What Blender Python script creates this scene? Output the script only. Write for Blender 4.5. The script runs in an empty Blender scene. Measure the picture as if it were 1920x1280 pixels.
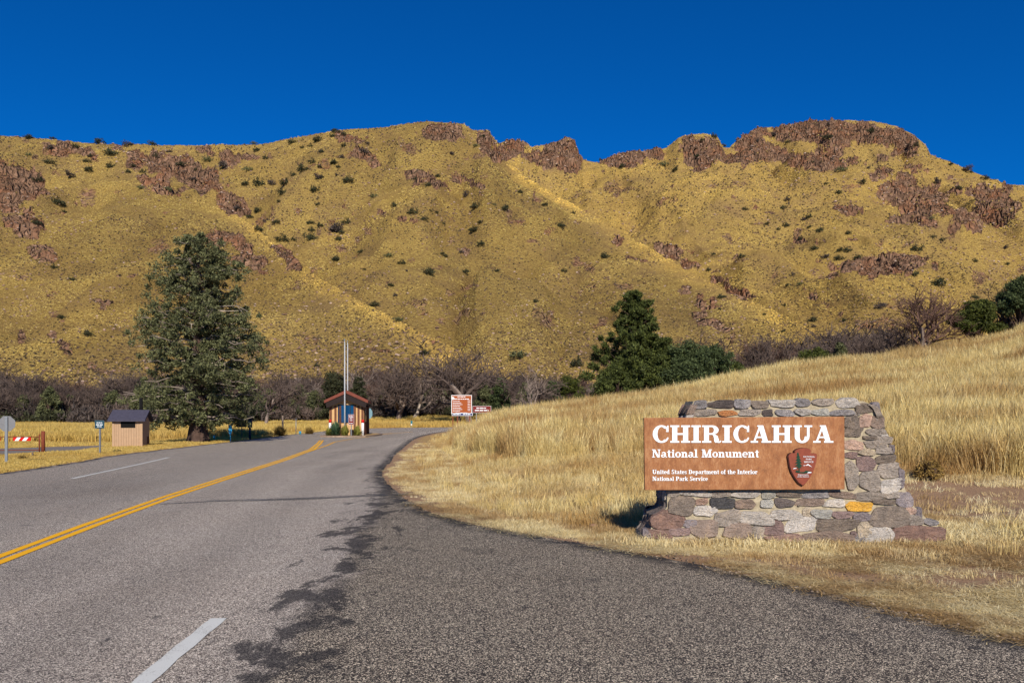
import bpy, math, random
import numpy as np
from mathutils import Vector, Matrix

# ------------------------------------------------------------------ camera, sky, sun
F = 1493.0; CX = 960.0; HY = 780.0; EYE = 1.6
SC = bpy.context.scene
COL = SC.collection
cam_data = bpy.data.cameras.new('camera'); cam = bpy.data.objects.new('camera', cam_data); COL.objects.link(cam)
cam_data.sensor_width = 36.0; cam_data.lens = 36.0 * F / 1920.0
cam_data.shift_y = (HY - 640.0) / 1920.0
cam_data.clip_start = 0.1; cam_data.clip_end = 6000
cam.location = (0, 0, EYE); cam.rotation_euler = (math.radians(90), 0, 0)
SC.camera = cam
SUN_AZ = 8.0; SUN_EL = 31.0
world = bpy.data.worlds.new('World'); SC.world = world; world.use_nodes = True
wn = world.node_tree.nodes; wl = world.node_tree.links; wn.clear()
sky = wn.new('ShaderNodeTexSky'); sky.sky_type = 'NISHITA'; sky.sun_disc = False
sky.sun_elevation = math.radians(SUN_EL); sky.sun_rotation = math.radians(180 - SUN_AZ)
sky.altitude = 1600; sky.air_density = 1.0; sky.dust_density = 0.2; sky.ozone_density = 2.0
tint = wn.new('ShaderNodeMix'); tint.data_type = 'RGBA'; tint.blend_type = 'MULTIPLY'; tint.inputs[0].default_value = 1.0
tint.inputs[7].default_value = (0.008, 0.40, 0.93, 1)
bg = wn.new('ShaderNodeBackground'); bg.inputs[1].default_value = 0.088
wo = wn.new('ShaderNodeOutputWorld')
wl.new(sky.outputs[0], tint.inputs[6]); wl.new(tint.outputs[2], bg.inputs[0]); wl.new(bg.outputs[0], wo.inputs[0])
sd = bpy.data.lights.new('sun', 'SUN'); sd.energy = 4.7; sd.angle = math.radians(0.5); sd.color = (1.0, 0.92, 0.80)
so = bpy.data.objects.new('sun', sd); COL.objects.link(so)
S_DIR = Vector((math.sin(math.radians(SUN_AZ)) * math.cos(math.radians(SUN_EL)), -math.cos(math.radians(SUN_AZ)) * math.cos(math.radians(SUN_EL)), math.sin(math.radians(SUN_EL))))
so.rotation_euler = S_DIR.to_track_quat('Z', 'Y').to_euler(); so.location = (10, -20, 30)
SC.view_settings.view_transform = 'Standard'; SC.view_settings.look = 'None'
SC.view_settings.exposure = 0.28; SC.view_settings.gamma = 1.0
SC.render.engine = 'CYCLES'
SC.cycles.max_bounces = 5; SC.cycles.transparent_max_bounces = 4

random.seed(5); RS = np.random.RandomState(11)

# ------------------------------------------------------------------ helpers
def lin(r, g, b):
    f = lambda c: (c / 255.0) / 12.92 if c / 255.0 <= 0.04045 else (((c / 255.0) + 0.055) / 1.055) ** 2.4
    return (f(r), f(g), f(b), 1.0)

def new_mat(name):
    m = bpy.data.materials.new(name); m.use_nodes = True
    nt = m.node_tree; nt.nodes.clear()
    out = nt.nodes.new('ShaderNodeOutputMaterial'); b = nt.nodes.new('ShaderNodeBsdfPrincipled')
    nt.links.new(b.outputs[0], out.inputs[0])
    b.inputs['Roughness'].default_value = 0.85
    if 'Specular IOR Level' in b.inputs: b.inputs['Specular IOR Level'].default_value = 0.25
    return m, nt, b

def coord(nt, space='position', scale=(1, 1, 1)):
    if space == 'position': s = nt.nodes.new('ShaderNodeNewGeometry').outputs['Position']
    else: s = nt.nodes.new('ShaderNodeTexCoord').outputs['Object']
    mp = nt.nodes.new('ShaderNodeMapping'); mp.inputs['Scale'].default_value = scale
    nt.links.new(s, mp.inputs[0]); return mp.outputs[0]

def noise(nt, vec, scale, detail=4, rough=0.6, dist=0.0):
    n = nt.nodes.new('ShaderNodeTexNoise'); n.inputs['Scale'].default_value = scale
    n.inputs['Detail'].default_value = detail; n.inputs['Roughness'].default_value = rough
    n.inputs['Distortion'].default_value = dist
    nt.links.new(vec, n.inputs['Vector']); return n.outputs[0]

def ramp(nt, fac, stops):
    r = nt.nodes.new('ShaderNodeValToRGB'); e = r.color_ramp.elements
    e[0].position, e[0].color = stops[0]; e[1].position, e[1].color = stops[-1]
    for p, c in stops[1:-1]:
        k = e.new(p); k.color = c
    nt.links.new(fac, r.inputs[0]); return r.outputs[0]

def g1(v): return (v, v, v, 1)

def mixc(nt, fac, a, b, mode='MIX'):
    m = nt.nodes.new('ShaderNodeMix'); m.data_type = 'RGBA'; m.blend_type = mode
    for sock, v in ((0, fac), (6, a), (7, b)):
        if isinstance(v, (int, float)): m.inputs[sock].default_value = v
        elif isinstance(v, tuple): m.inputs[sock].default_value = v
        else: nt.links.new(v, m.inputs[sock])
    return m.outputs[2]

def math_n(nt, op, a, b=None):
    m = nt.nodes.new('ShaderNodeMath'); m.operation = op
    for i, v in enumerate((a, b)):
        if v is None: continue
        if isinstance(v, (int, float)): m.inputs[i].default_value = v
        else: nt.links.new(v, m.inputs[i])
    return m.outputs[0]

def bump(nt, bsdf, h, strength=0.5, dist=0.02):
    b = nt.nodes.new('ShaderNodeBump'); b.inputs['Strength'].default_value = strength; b.inputs['Distance'].default_value = dist
    nt.links.new(h, b.inputs['Height']); nt.links.new(b.outputs[0], bsdf.inputs['Normal'])

def attr(nt, name, kind='Color'):
    a = nt.nodes.new('ShaderNodeAttribute'); a.attribute_name = name
    return a.outputs[kind]

def simple(name, c, rough=0.7, var=0.15, scale=8.0, metal=0.0, bmp=0.0, space='object'):
    """paint / wood / metal with mottled colour and fine relief"""
    m, nt, b = new_mat(name)
    v = coord(nt, space); n = noise(nt, v, scale, 6)
    d = tuple(max(0, x * (1 - var)) for x in c[:3]) + (1,); l = tuple(min(1, x * (1 + var)) for x in c[:3]) + (1,)
    nt.links.new(ramp(nt, n, [(0.3, d), (0.7, l)]), b.inputs['Base Color'])
    b.inputs['Roughness'].default_value = rough; b.inputs['Metallic'].default_value = metal
    if bmp: bump(nt, b, n, 0.5, bmp)
    return m

def mk(name, V, Fc, mat=None, parent=None, attrs=None, smooth=False, link=True):
    V = np.asarray(V, dtype=np.float32)
    me = bpy.data.meshes.new(name)
    if isinstance(Fc, np.ndarray):
        n, k = Fc.shape
        me.vertices.add(len(V)); me.vertices.foreach_set('co', V.ravel())
        me.loops.add(n * k); me.loops.foreach_set('vertex_index', Fc.astype(np.int32).ravel())
        me.polygons.add(n); me.polygons.foreach_set('loop_start', np.arange(0, n * k, k, dtype=np.int32))
        me.update(calc_edges=True)
    else:
        me.from_pydata(V.tolist(), [], Fc); me.update()
    if smooth: me.polygons.foreach_set('use_smooth', np.ones(len(me.polygons), dtype=bool))
    if attrs:
        for an, (kind, data) in attrs.items():
            a = me.attributes.new(an, kind, 'POINT')
            a.data.foreach_set({'FLOAT': 'value', 'INT': 'value', 'FLOAT_COLOR': 'color', 'FLOAT_VECTOR': 'vector'}[kind], np.asarray(data).ravel())
    if mat: me.materials.append(mat)
    o = bpy.data.objects.new(name, me)
    if link: COL.objects.link(o)
    if parent is not None: o.parent = parent
    return o

def tag(o, label=None, cat=None, group=None, kind=None):
    if label: o['label'] = label
    if cat: o['category'] = cat
    if group: o['group'] = group
    if kind: o['kind'] = kind
    return o

def empty(name, loc, rz=0.0, scale=1.0):
    o = bpy.data.objects.new(name, None); o.empty_display_size = 0.2; COL.objects.link(o)
    o.location = loc; o.rotation_euler = (0, 0, rz); o.scale = (scale,) * 3
    return o

def copy_tree(o, parent=None):
    c = o.copy(); COL.objects.link(c); c.parent = parent
    for ch in list(o.children): copy_tree(ch, c)
    return c

class MB:
    def __init__(s): s.v = []; s.f = []
    def add(s, V, Fc):
        n = len(s.v); s.v += [tuple(p) for p in V]; s.f += [[i + n for i in q] for q in Fc]; return s
    def box(s, x0, x1, y0, y1, z0, z1):
        V = [(x, y, z) for z in (z0, z1) for y in (y0, y1) for x in (x0, x1)]
        return s.add(V, [[0, 2, 3, 1], [4, 5, 7, 6], [0, 1, 5, 4], [2, 6, 7, 3], [0, 4, 6, 2], [1, 3, 7, 5]])
    def prism(s, poly, y0, y1):
        """polygon in (x, z), extruded from y0 (front) to y1"""
        n = len(poly)
        V = [(x, y0, z) for x, z in poly] + [(x, y1, z) for x, z in poly]
        return s.add(V, [list(range(n)), list(range(2 * n - 1, n - 1, -1))] + [[i, i + n, (i + 1) % n + n, (i + 1) % n] for i in range(n)])
    def tube(s, pts, radii, n=8, cap=True):
        pts = [Vector(p) for p in pts]; base = len(s.v)
        for i, p in enumerate(pts):
            d = (pts[min(i + 1, len(pts) - 1)] - pts[max(i - 1, 0)])
            if d.length < 1e-6: d = Vector((0, 0, 1))
            d.normalize(); u = d.orthogonal().normalized() if abs(d.z) < 0.9 else d.cross(Vector((0, 1, 0))).normalized()
            w = d.cross(u).normalized()
            for k in range(n):
                a = 2 * math.pi * k / n; q = p + (u * math.cos(a) + w * math.sin(a)) * radii[i]; s.v.append(tuple(q))
        for i in range(len(pts) - 1):
            for k in range(n):
                a = base + i * n + k; b2 = base + i * n + (k + 1) % n
                s.f.append([a, b2, b2 + n, a + n])
        if cap:
            s.f.append([base + k for k in range(n)][::-1]); e = base + (len(pts) - 1) * n; s.f.append([e + k for k in range(n)])
        return s
    def build(s, name, mat, parent=None, smooth=False, bevel=0.0):
        o = mk(name, s.v, s.f, mat, parent, smooth=smooth)
        if bevel:
            b = o.modifiers.new('bevel', 'BEVEL'); b.width = bevel; b.segments = 2; b.limit_method = 'ANGLE'
        return o

# value noise / fbm in numpy
def _hash(ix, iy, seed):
    h = (ix.astype(np.int64) * 374761393 + iy.astype(np.int64) * 668265263 + seed * 1442695041) & 0x7fffffff
    h = (h ^ (h >> 13)) * 1274126177 & 0x7fffffff
    h = h ^ (h >> 16)
    return (h & 0xffff) / 65535.0
def vnoise(x, y, seed=0):
    ix = np.floor(x); iy = np.floor(y); fx = x - ix; fy = y - iy
    fx = fx * fx * (3 - 2 * fx); fy = fy * fy * (3 - 2 * fy)
    a = _hash(ix, iy, seed); b = _hash(ix + 1, iy, seed); c = _hash(ix, iy + 1, seed); d = _hash(ix + 1, iy + 1, seed)
    return (a * (1 - fx) + b * fx) * (1 - fy) + (c * (1 - fx) + d * fx) * fy
def fbm(x, y, scale, octv=4, seed=0):
    v = 0; amp = 1; tot = 0
    for i in range(octv):
        v = v + amp * vnoise(x / scale * 2 ** i + 17.3 * i, y / scale * 2 ** i - 9.1 * i, seed + i); tot += amp; amp *= 0.5
    return v / tot
def cell(x, y, s, seed): return _hash(np.floor(x / s), np.floor(y / s), seed)
def sm(t): t = np.clip(t, 0, 1); return t * t * (3 - 2 * t)

# ------------------------------------------------------------------ lay of the land
# road edges (x as a function of distance y)
RE = np.array([[-12, 60], [-3, 30], [0.5, 16], [3.5, 7.6], [5.7, 3.66], [7.58, 2.74], [9.0, 1.78], [9.95, 0.95], [11.65, -0.47], [13.2, -1.3], [14.9, -1.85], [18, -2.7], [21.5, -3.45],
               [25, -3.95], [28, -4.2], [32, -4.7], [39.8, -5.4], [52, -6.5], [62, -7.1], [75, -7.2], [90, -6.2], [100, -4], [110, 1], [118, 9], [124, 20], [130, 34], [136, 60]])
LE = np.array([[-12, -13], [5, -13.4], [16, -14.0], [22.3, -14.3], [28, -15.2], [31, -16.0], [34, -16.4], [42, -17.0], [50, -17.6], [60, -18.4], [70, -19.3], [85, -20], [95, -20], [103, -18.5], [109, -15],
               [114, -9], [118, -2], [124, 8], [130, 20], [136, 36], [142, 60]])
def xr(y): return np.interp(y, RE[:, 0], RE[:, 1])
def xl(y): return np.interp(y, LE[:, 0], LE[:, 1])
def in_road(x, y): return (x < xr(y)) & (x > xl(y)) & (y < 141)
def seg_dist(x, y, P):
    d = np.full(np.shape(x), 1e9)
    for (y0, x0), (y1, x1) in zip(P[:-1], P[1:]):
        dx, dy = x1 - x0, y1 - y0; t = np.clip(((x - x0) * dx + (y - y0) * dy) / (dx * dx + dy * dy), 0, 1)
        d = np.minimum(d, np.hypot(x - x0 - t * dx, y - y0 - t * dy))
    return d
def road_sd(x, y):
    d = np.minimum(seg_dist(x, y, RE), seg_dist(x, y, LE))
    return np.where(in_road(x, y), -d, d)

CREST = np.array([[700, 795, 120], [780, 806, 100], [830, 803, 92], [868, 800, 82], [886, 796, 76], [903, 791, 70], [920, 787, 67], [960, 780, 62], [1060, 765, 58], [1160, 751, 57], [1300, 733, 57], [1400, 712, 58], [1500, 695, 60],
                  [1600, 680, 62], [1700, 665, 64], [1800, 648, 66], [1860, 636, 67], [1920, 621, 68], [2050, 592, 72], [2300, 530, 80], [2800, 470, 95], [4000, 420, 110]])
def ground_h(x, y):
    x = np.asarray(x, float); y = np.asarray(y, float)
    px = np.clip(CX + F * x / np.maximum(y, 2.0), -4000, 4000)
    z = np.zeros_like(px)
    # left side falls away from the road a little, then levels
    dl = xl(y) - x
    z = z - 0.45 * sm((dl - 1.5) / 12.0) * sm((95 - y) / 40)
    # the far meadow climbs a little to the right
    z = z + np.interp(px, [-500, 300, 560, 700, 900, 1300, 4000], [0.0, 0.0, 0.5, 1.7, 2.2, 4.0, 6.0]) * sm((y - 112) / 50)
    # the grassy rise on the right
    ys = np.interp(px, CREST[:, 0], CREST[:, 1]); dc = np.interp(px, CREST[:, 0], CREST[:, 2])
    zc = EYE + (HY - ys) / F * dc - 0.42
    zc = np.where(px < 885, np.clip(zc, 0, None) * sm((px - 780) / 90), zc)
    t = np.clip((y - 14) / (dc - 14), 0, 1)
    s = t ** 1.12
    rise = zc * s
    back = sm((y - dc) / 60.0)
    rise = rise * (1 - 0.40 * back)
    z = z + rise * sm((x - xr(y)) / 3.0 + 0.15) * (y > 0)
    n = (fbm(x, y, 6.0, 3, 3) - 0.5) * 0.16 + (fbm(x, y, 0.7, 2, 9) - 0.5) * 0.03
    return z + n

def ground_full(x, y, sdv=None):
    z = ground_h(x, y)
    if sdv is None: sdv = road_sd(x, y)
    k = sm((sdv + 0.05) / 0.9)
    base = np.where(sdv < -0.12, -0.06, 0.0)
    return z * k + base * (1 - k) + 0.0 + np.where((sdv > -0.12) & (sdv < 0.9), (fbm(x, y, 0.35, 2, 4) - 0.5) * 0.03, 0)

# ------------------------------------------------------------------ hills
L1 = np.array([[-1500, 420], [600, 400], [860, 320], [905, 300], [932, 268], [960, 262], [985, 266], [996, 276], [1012, 273], [1035, 266], [1062, 259], [1078, 263], [1086, 285], [1094, 300], [1122, 304], [1150, 290],
               [1200, 284], [1250, 277], [1272, 258], [1295, 252], [1325, 252], [1346, 258], [1356, 276], [1368, 277], [1384, 262], [1404, 250], [1412, 241], [1450, 238], [1490, 233], [1540, 226], [1590, 225], [1640, 228], [1680, 236], [1712, 252], [1736, 272], [1745, 290],
               [1780, 303], [1820, 320], [1860, 335], [1885, 345], [1920, 348], [2000, 360], [2400, 400], [3500, 470]], float)
L2 = np.array([[-1500, 300, 1100], [-200, 262, 1100], [0, 262, 1050], [200, 270, 1020], [340, 272, 1000], [480, 271, 980], [560, 256, 950], [640, 243, 930], [720, 238, 900], [775, 231, 890], [805, 227, 880], [868, 231, 870], [885, 243, 860], [900, 243, 850], [915, 243, 845],
               [935, 270, 830], [960, 310, 800], [1000, 340, 760], [1100, 398, 680], [1180, 442, 620], [1300, 512, 520], [1400, 560, 450], [1500, 605, 380], [1600, 648, 320], [1700, 700, 290], [3500, 790, 260]], float)
L3 = np.array([[-1500, 330, 900], [-300, 270, 800], [0, 256, 760], [60, 258, 755], [120, 263, 750], [200, 272, 740], [260, 290, 720], [330, 325, 680], [400, 372, 630], [480, 428, 560], [540, 475, 500], [600, 521, 440], [700, 577, 370], [800, 627, 320], [900, 672, 285], [1000, 715, 260], [3500, 800, 240]], float)
ROCKS = [(25, 350, 60, 60, .3, 1), (50, 430, 45, 28, .3, .8), (80, 470, 50, 25, .5, .6), (120, 282, 55, 20, .2, 1), (330, 318, 110, 30, .35, 1), (300, 350, 70, 18, .2, .9), (430, 375, 50, 22, .7, .9), (420, 290, 70, 14, .2, .8), (470, 490, 60, 26, .4, 1),
         (440, 458, 60, 18, .3, .9), (540, 480, 40, 14, .7, .8), (690, 298, 50, 12, .5, .7), (650, 265, 40, 12, .3, .6), (795, 340, 46, 15, .25, .9), (830, 248, 62, 16, .05, 1), (890, 345, 40, 10, .3, .7), (915, 268, 26, 20, .8, 1),
         (935, 290, 20, 22, 1.0, 1), (968, 275, 30, 16, .1, 1), (1052, 290, 38, 34, .1, 1.2), (1020, 300, 40, 18, .3, .9), (1190, 298, 70, 15, -.05, 1), (1312, 286, 46, 32, 0, 1.1), (1400, 265, 42, 22, .1, 1), (1560, 250, 150, 24, .02, 1.2), (1690, 268, 50, 26, .4, 1.1),
         (1520, 297, 140, 22, .05, .95), (1430, 285, 60, 15, .1, .9), (1700, 330, 100, 26, .25, .55), (1705, 375, 75, 32, .15, 1.05), (1700, 412, 60, 14, .1, .9), (1600, 395, 60, 10, .25, .8), (1870, 385, 48, 40, .3, 1.1), (1820, 420, 50, 22, .2, .8), (1800, 355, 45, 20, .3, .7),
         (1650, 497, 110, 24, -.05, .85), (1530, 450, 90, 9, 0, .55), (1270, 480, 70, 14, .5, .75), (1380, 545, 70, 12, .5, .7), (1160, 450, 80, 10, .3, .45), (1310, 560, 60, 18, .5, .55), (1320, 600, 50, 20, .4, .5), (1820, 430, 30, 20, .4, .6), (880, 470, 60, 20, .1, .35),
         (1550, 570, 60, 20, .3, .35), (90, 640, 120, 20, 0, .35), (200, 570, 90, 14, .1, .3), (560, 580, 60, 14, .4, .3), (1190, 480, 70, 10, .4, .5), (760, 410, 90, 9, .1, .35)]
def prof(t): return np.where(t > 0, 0.42 * t + 0.58 * np.abs(t) ** 1.5, 0)
def hill_h(px, Y):
    """returns height and how rocky the ground is"""
    x = (px - CX) / F * Y
    floor = ground_h(x, np.full_like(x, 188.0)) * 0 + np.interp(px, [-500, 400, 700, 1000, 1400, 2000, 4000], [0.5, 0.5, 2.4, 3.0, 5.5, 9.0, 12.0]) + np.clip(Y - 195, 0, 500) * 0.045
    best = np.full_like(x, -50.0); env = np.zeros_like(x); tone = np.full_like(x, .5)
    wob = (fbm(x, Y, 110.0, 3, 21) - 0.5)
    gul = np.abs(fbm(x, Y * 0.35, 75.0, 3, 31) - 0.5) * 2
    for L, kind in ((L1, 1), (L2, 2), (L3, 3)):
        ys = np.interp(px, L[:, 0], L[:, 1])
        D = np.interp(px, L[:, 0], L[:, 2]) if kind > 1 else np.interp(px, [-1500, 900, 1350, 1450, 1750, 2400, 3500], [1250, 1150, 1200, 1350, 1300, 1200, 1100])
        B = {1: np.interp(px, [900, 1200, 1600, 2400], [620, 420, 300, 260]), 2: np.interp(px, [0, 600, 1000, 1600, 3500], [520, 330, 260, 225, 215]), 3: np.interp(px, [-300, 400, 900], [235, 225, 215])}[kind]
        zr = EYE + (HY - ys) / F * D
        t = (Y - B) / (D - B)
        if kind == 1:
            ysm = sum(np.interp(px + o_, L[:, 0], L[:, 1]) for o_ in (-110, -80, -50, -20, 20, 50, 80, 110)) / 8
            zr = zr + (EYE + (HY - ysm) / F * D - zr) * (1 - sm((t - .62) / .33))
        z = np.where(t < 1, zr * prof(np.clip(t, 0, 1)), zr - (Y - D) * 0.55)
        e = sm(t * 3) * sm((1 - t) * 5)
        z = z + e * (wob * 40 * (D / 900) + np.minimum(gul, .35) * 44 * (D / 900) - 8) * np.clip(D / 700, 0.2, 1.2)
        z = np.where(t < 0, -40, z)
        cr = (.35 + 1.3 * fbm(x, Y, 28, 3, 77)) * np.exp(-((1 - t) * (D - B) / (14 + .026 * D)) ** 2) * (np.interp(px, [850, 960, 1560, 1680], [0, 1, 1, 0]) if kind == 2 else np.interp(px, [380, 480, 880, 1000], [0, 1, 1, 0]) if kind == 3 else 0)  # sunlit crest lines of the two spurs, painted into the grass tone
        tn = {1: .63, 2: .42, 3: .44}[kind] + .55 * cr  # spur faces painted darker than the slope behind, as shade
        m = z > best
        tn = tn + (fbm(x, Y, 90, 3, 88) - .5) * .32 - np.clip(gul * -1 + .14, 0, 1) * .9 * e; tone = np.where(m, tn, tone); best = np.where(m, z, best); env = np.where(m, sm(t * 6) * (0.25 + 0.75 * sm((1 - t) * 14)), env)  # random patches, plus shade painted into the gullies
    z = np.maximum(best, floor); env = np.where(best > floor, env, 0)
    py = HY - (z - EYE) / Y * F
    rn = fbm(px + 400, py * 1.5, 26.0, 4, 41) ; rn2 = fbm(px, py * 2.2, 60.0, 3, 47)
    M = np.zeros_like(x)
    for cx, cy, rx, ry, ro, st in ROCKS:
        c, s = math.cos(ro), math.sin(ro)
        u = ((px - cx) * c + (py - cy) * s) / rx; v = (-(px - cx) * s + (py - cy) * c) / ry
        M = np.maximum(M, st * np.clip(1.35 - np.hypot(u, v), 0, 1))
    rock = sm((M * 1.25 + (rn - 0.5) * 2.0 - 0.42) / 0.35)
    stray = sm((rn - 0.60) / 0.07) * sm((rn2 - 0.48) / 0.1) * 0.62
    rock = np.clip(np.maximum(rock, stray) * np.clip(env * 3 + 0.35, 0, 1), 0, 1)
    # relief: tussocks everywhere, broken blocks where rock shows
    sc = np.clip(Y / 900, 0.45, 1.3)
    z = z + env * (fbm(x, Y, 30.0, 4, 51) - 0.5) * 9 * sc + env * (fbm(x, Y, 6.0, 2, 61) - 0.5) * 2.2 * sc
    wx = x + (fbm(x, Y, 14, 2, 71) - .5) * 12; wy = Y + (fbm(x, Y, 14, 2, 73) - .5) * 22
    blocks = (cell(wx * .6, wy * 1.1, 10.0, 5) - 0.5) * 5 + (cell(wx * .7, wy, 5.0, 6) - 0.5) * 3.5 + (cell(wx, wy, 2.6, 7) - 0.5) * 2.0
    ter = (np.abs(((z / 13.0 + rn * 1.2) % 1.0) - 0.5) * 2 - 0.5) * 9.0
    rk = np.clip(rock, 0, 1) * np.clip(0.3 + M, 0.3, 1.2)
    z = z + rk * (blocks + ter) * sc * np.where(env > 0, np.clip(env + .25, 0, 1), 0)
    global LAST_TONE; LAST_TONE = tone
    return z, rock
HPX = np.concatenate([np.linspace(-1100, -60, 120)[:-1], np.linspace(-60, 1980, 1500), np.linspace(1980, 3100, 120)[1:]])
HYR = 186.0 * np.exp(np.linspace(0, math.log(1650 / 186.0), 760))
_PX, _YY = np.meshgrid(HPX, HYR)
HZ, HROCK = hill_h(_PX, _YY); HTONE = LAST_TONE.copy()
HX = (_PX - CX) / F * _YY
nr, nc = HZ.shape
idx = np.arange(nr * nc).reshape(nr, nc)
QF = np.stack([idx[:-1, :-1].ravel(), idx[:-1, 1:].ravel(), idx[1:, 1:].ravel(), idx[1:, :-1].ravel()], 1)

m_hill, nt, b = new_mat('dry_hillside')
v = coord(nt, 'position')
vs = coord(nt, 'position', (1, 1, 2.6))
nf = noise(nt, vs, 0.55, 5, 0.75); nm = noise(nt, v, 0.035, 4, 0.6); nb = noise(nt, v, 0.006, 3, 0.5)
grass = ramp(nt, nf, [(0.30, lin(98, 78, 56)), (0.44, lin(156, 128, 76)), (0.58, lin(196, 166, 94)), (0.8, lin(216, 188, 110))])
grass = mixc(nt, ramp(nt, nm, [(0.42, g1(0)), (0.68, g1(.65))]), grass, mixc(nt, nf, lin(110, 90, 68), lin(160, 130, 94)))
grass = mixc(nt, 1.0, grass, ramp(nt, attr(nt, 'painted_light', 'Fac'), [(.2, (.66, .66, .68, 1)), (.45, (.92, .92, .92, 1)), (.62, (1.05, 1.04, 1.0, 1)), (1.0, (1.38, 1.34, 1.15, 1))]), 'MULTIPLY')  # multiplies the painted crest light and slope shade into the grass colour
grass = mixc(nt, ramp(nt, nb, [(0.4, g1(0)), (0.7, g1(.35))]), grass, lin(150, 120, 62))
vo = nt.nodes.new('ShaderNodeTexVoronoi'); vo.inputs['Scale'].default_value = 0.16; nt.links.new(coord(nt, 'position', (1, 1, 0.6)), vo.inputs['Vector'])
vo2 = nt.nodes.new('ShaderNodeTexVoronoi'); vo2.feature = 'DISTANCE_TO_EDGE'; vo2.inputs['Scale'].default_value = 0.22; nt.links.new(coord(nt, 'position', (1, 1, 0.45)), vo2.inputs['Vector'])
rockc = mixc(nt, noise(nt, v, 0.3, 6, .7), lin(70, 54, 44), lin(156, 122, 98))
rockc = mixc(nt, 0.35, rockc, ramp(nt, vo.outputs['Color'], [(0.2, lin(72, 56, 46)), (0.8, lin(166, 132, 106))]))
rockc = mixc(nt, ramp(nt, noise(nt, v, 0.05, 3), [(0.45, g1(0)), (0.7, g1(.6))]), rockc, lin(140, 90, 60))
rk = attr(nt, 'rock', 'Fac')
rks = ramp(nt, math_n(nt, 'ADD', rk, math_n(nt, 'MULTIPLY', math_n(nt, 'SUBTRACT', noise(nt, v, 0.35, 4), 0.5), 0.9)), [(0.40, g1(0)), (0.70, g1(1))])
nt.links.new(mixc(nt, rks, grass, rockc), b.inputs['Base Color'])
bh = mixc(nt, rks, nf, ramp(nt, vo2.outputs['Distance'], [(0.0, g1(0)), (0.25, g1(1))]))
bump(nt, b, bh, 1.0, 2.6)
b.inputs['Roughness'].default_value = 1.0; b.inputs['Specular IOR Level'].default_value = 0.0
hills = mk('hills', np.stack([HX, _YY, HZ], -1).reshape(-1, 3), QF, m_hill, attrs={'rock': ('FLOAT', HROCK.astype(np.float32)), 'painted_light': ('FLOAT', HTONE.astype(np.float32))}, smooth=True)
tag(hills, kind='structure')

def hit_hill(px, py):
    """first visible point of the hills seen at that place of the photo"""
    Y = np.linspace(205, 1500, 3000); z, _ = hill_h(np.full_like(Y, px), Y)
    s = HY - (z - EYE) / Y * F
    k = np.argmax(s <= py)
    if s[k] > py: k = int(np.argmin(s))
    return ((px - CX) / F * Y[k], Y[k], z[k])

# ------------------------------------------------------------------ ground sheet
GPX = np.concatenate([np.linspace(-2600, -100, 60)[:-1], np.linspace(-100, 2050, 560), np.linspace(2050, 4200, 60)[1:]])
GY = np.concatenate([[1.2, 1.8, 2.6, 3.4], 4.0 * np.exp(np.linspace(0, math.log(192 / 4.0), 620))])
gp, gy = np.meshgrid(GPX, GY); gx = (gp - CX) / F * gy
gsd = road_sd(gx, gy); gz = ground_full(gx, gy, gsd)
tb = np.clip((gy - 170) / 16, 0, 1); gzh, _ = hill_h(gp, np.maximum(gy, 186.0))
gz = gz * (1 - tb) + (gzh - 0.0) * tb - np.where(gy > 187, (gy - 187) * 0.2, 0)
nr2, nc2 = gz.shape; idx = np.arange(nr2 * nc2).reshape(nr2, nc2)
GF = np.stack([idx[:-1, :-1].ravel(), idx[:-1, 1:].ravel(), idx[1:, 1:].ravel(), idx[1:, :-1].ravel()], 1)
GV = np.stack([gx, gy, gz], -1).reshape(-1, 3)
skirt = [(-3000, -400, -.9), (3000, -400, -.9), (3000, 186, -.9), (-3000, 186, -.9)]
n0 = len(GV); GV = np.vstack([GV, skirt]); GF = np.vstack([GF, [[n0, n0 + 1, n0 + 2, n0 + 3]]])
# bare dirt: the worn verge beside the asphalt and right of the stone sign
def dirt_mask(x, y, sd):
    n = fbm(x, y, 1.6, 4, 81); n2 = fbm(x, y, 5.0, 3, 83)
    d = sm((.55 - sd) / .5) * (0.25 + n) + sm((n2 - .52) / .1) * sm((6 - sd) / 3) * .5
    d = d + sm((n - .36) / .14) * sm((9.9 - y) / 1.2) * sm((x + .2) / 1.5) * .95 + np.clip(np.exp(-(((x - 8.6) / 3.0) ** 2 + ((y - 14.2) / 3.2) ** 2)) * 1.7 * (.45 + n), 0, 1)
    return np.clip(d, 0, 1)
gd = np.concatenate([dirt_mask(gx, gy, gsd).ravel(), np.zeros(4)])
m_ground, nt, b = new_mat('dry_earth_and_straw')
v = coord(nt)
n1 = noise(nt, v, 9.0, 8, .75); n2 = noise(nt, v, 45.0, 4, .7); n3 = noise(nt, v, .35, 4)
straw = ramp(nt, n1, [(0.3, lin(112, 88, 58)), (0.5, lin(172, 142, 92)), (0.72, lin(208, 180, 126))])
straw = mixc(nt, ramp(nt, n3, [(0.4, g1(0)), (0.75, g1(.4))]), straw, lin(140, 100, 58))
dirt = ramp(nt, n2, [(0.25, lin(104, 80, 60)), (0.5, lin(156, 124, 94)), (0.75, lin(188, 158, 126))])
df = ramp(nt, math_n(nt, 'ADD', attr(nt, 'dirt', 'Fac'), math_n(nt, 'MULTIPLY', math_n(nt, 'SUBTRACT', n1, .5), 1.1)), [(0.38, g1(0)), (0.6, g1(1))])
nt.links.new(mixc(nt, df, straw, dirt), b.inputs['Base Color'])
bump(nt, b, math_n(nt, 'ADD', n1, math_n(nt, 'MULTIPLY', n2, .4)), .9, .05)
ground = mk('ground', GV, GF, m_ground, attrs={'dirt': ('FLOAT', gd.astype(np.float32))}, smooth=True)
tag(ground, kind='structure')

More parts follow.
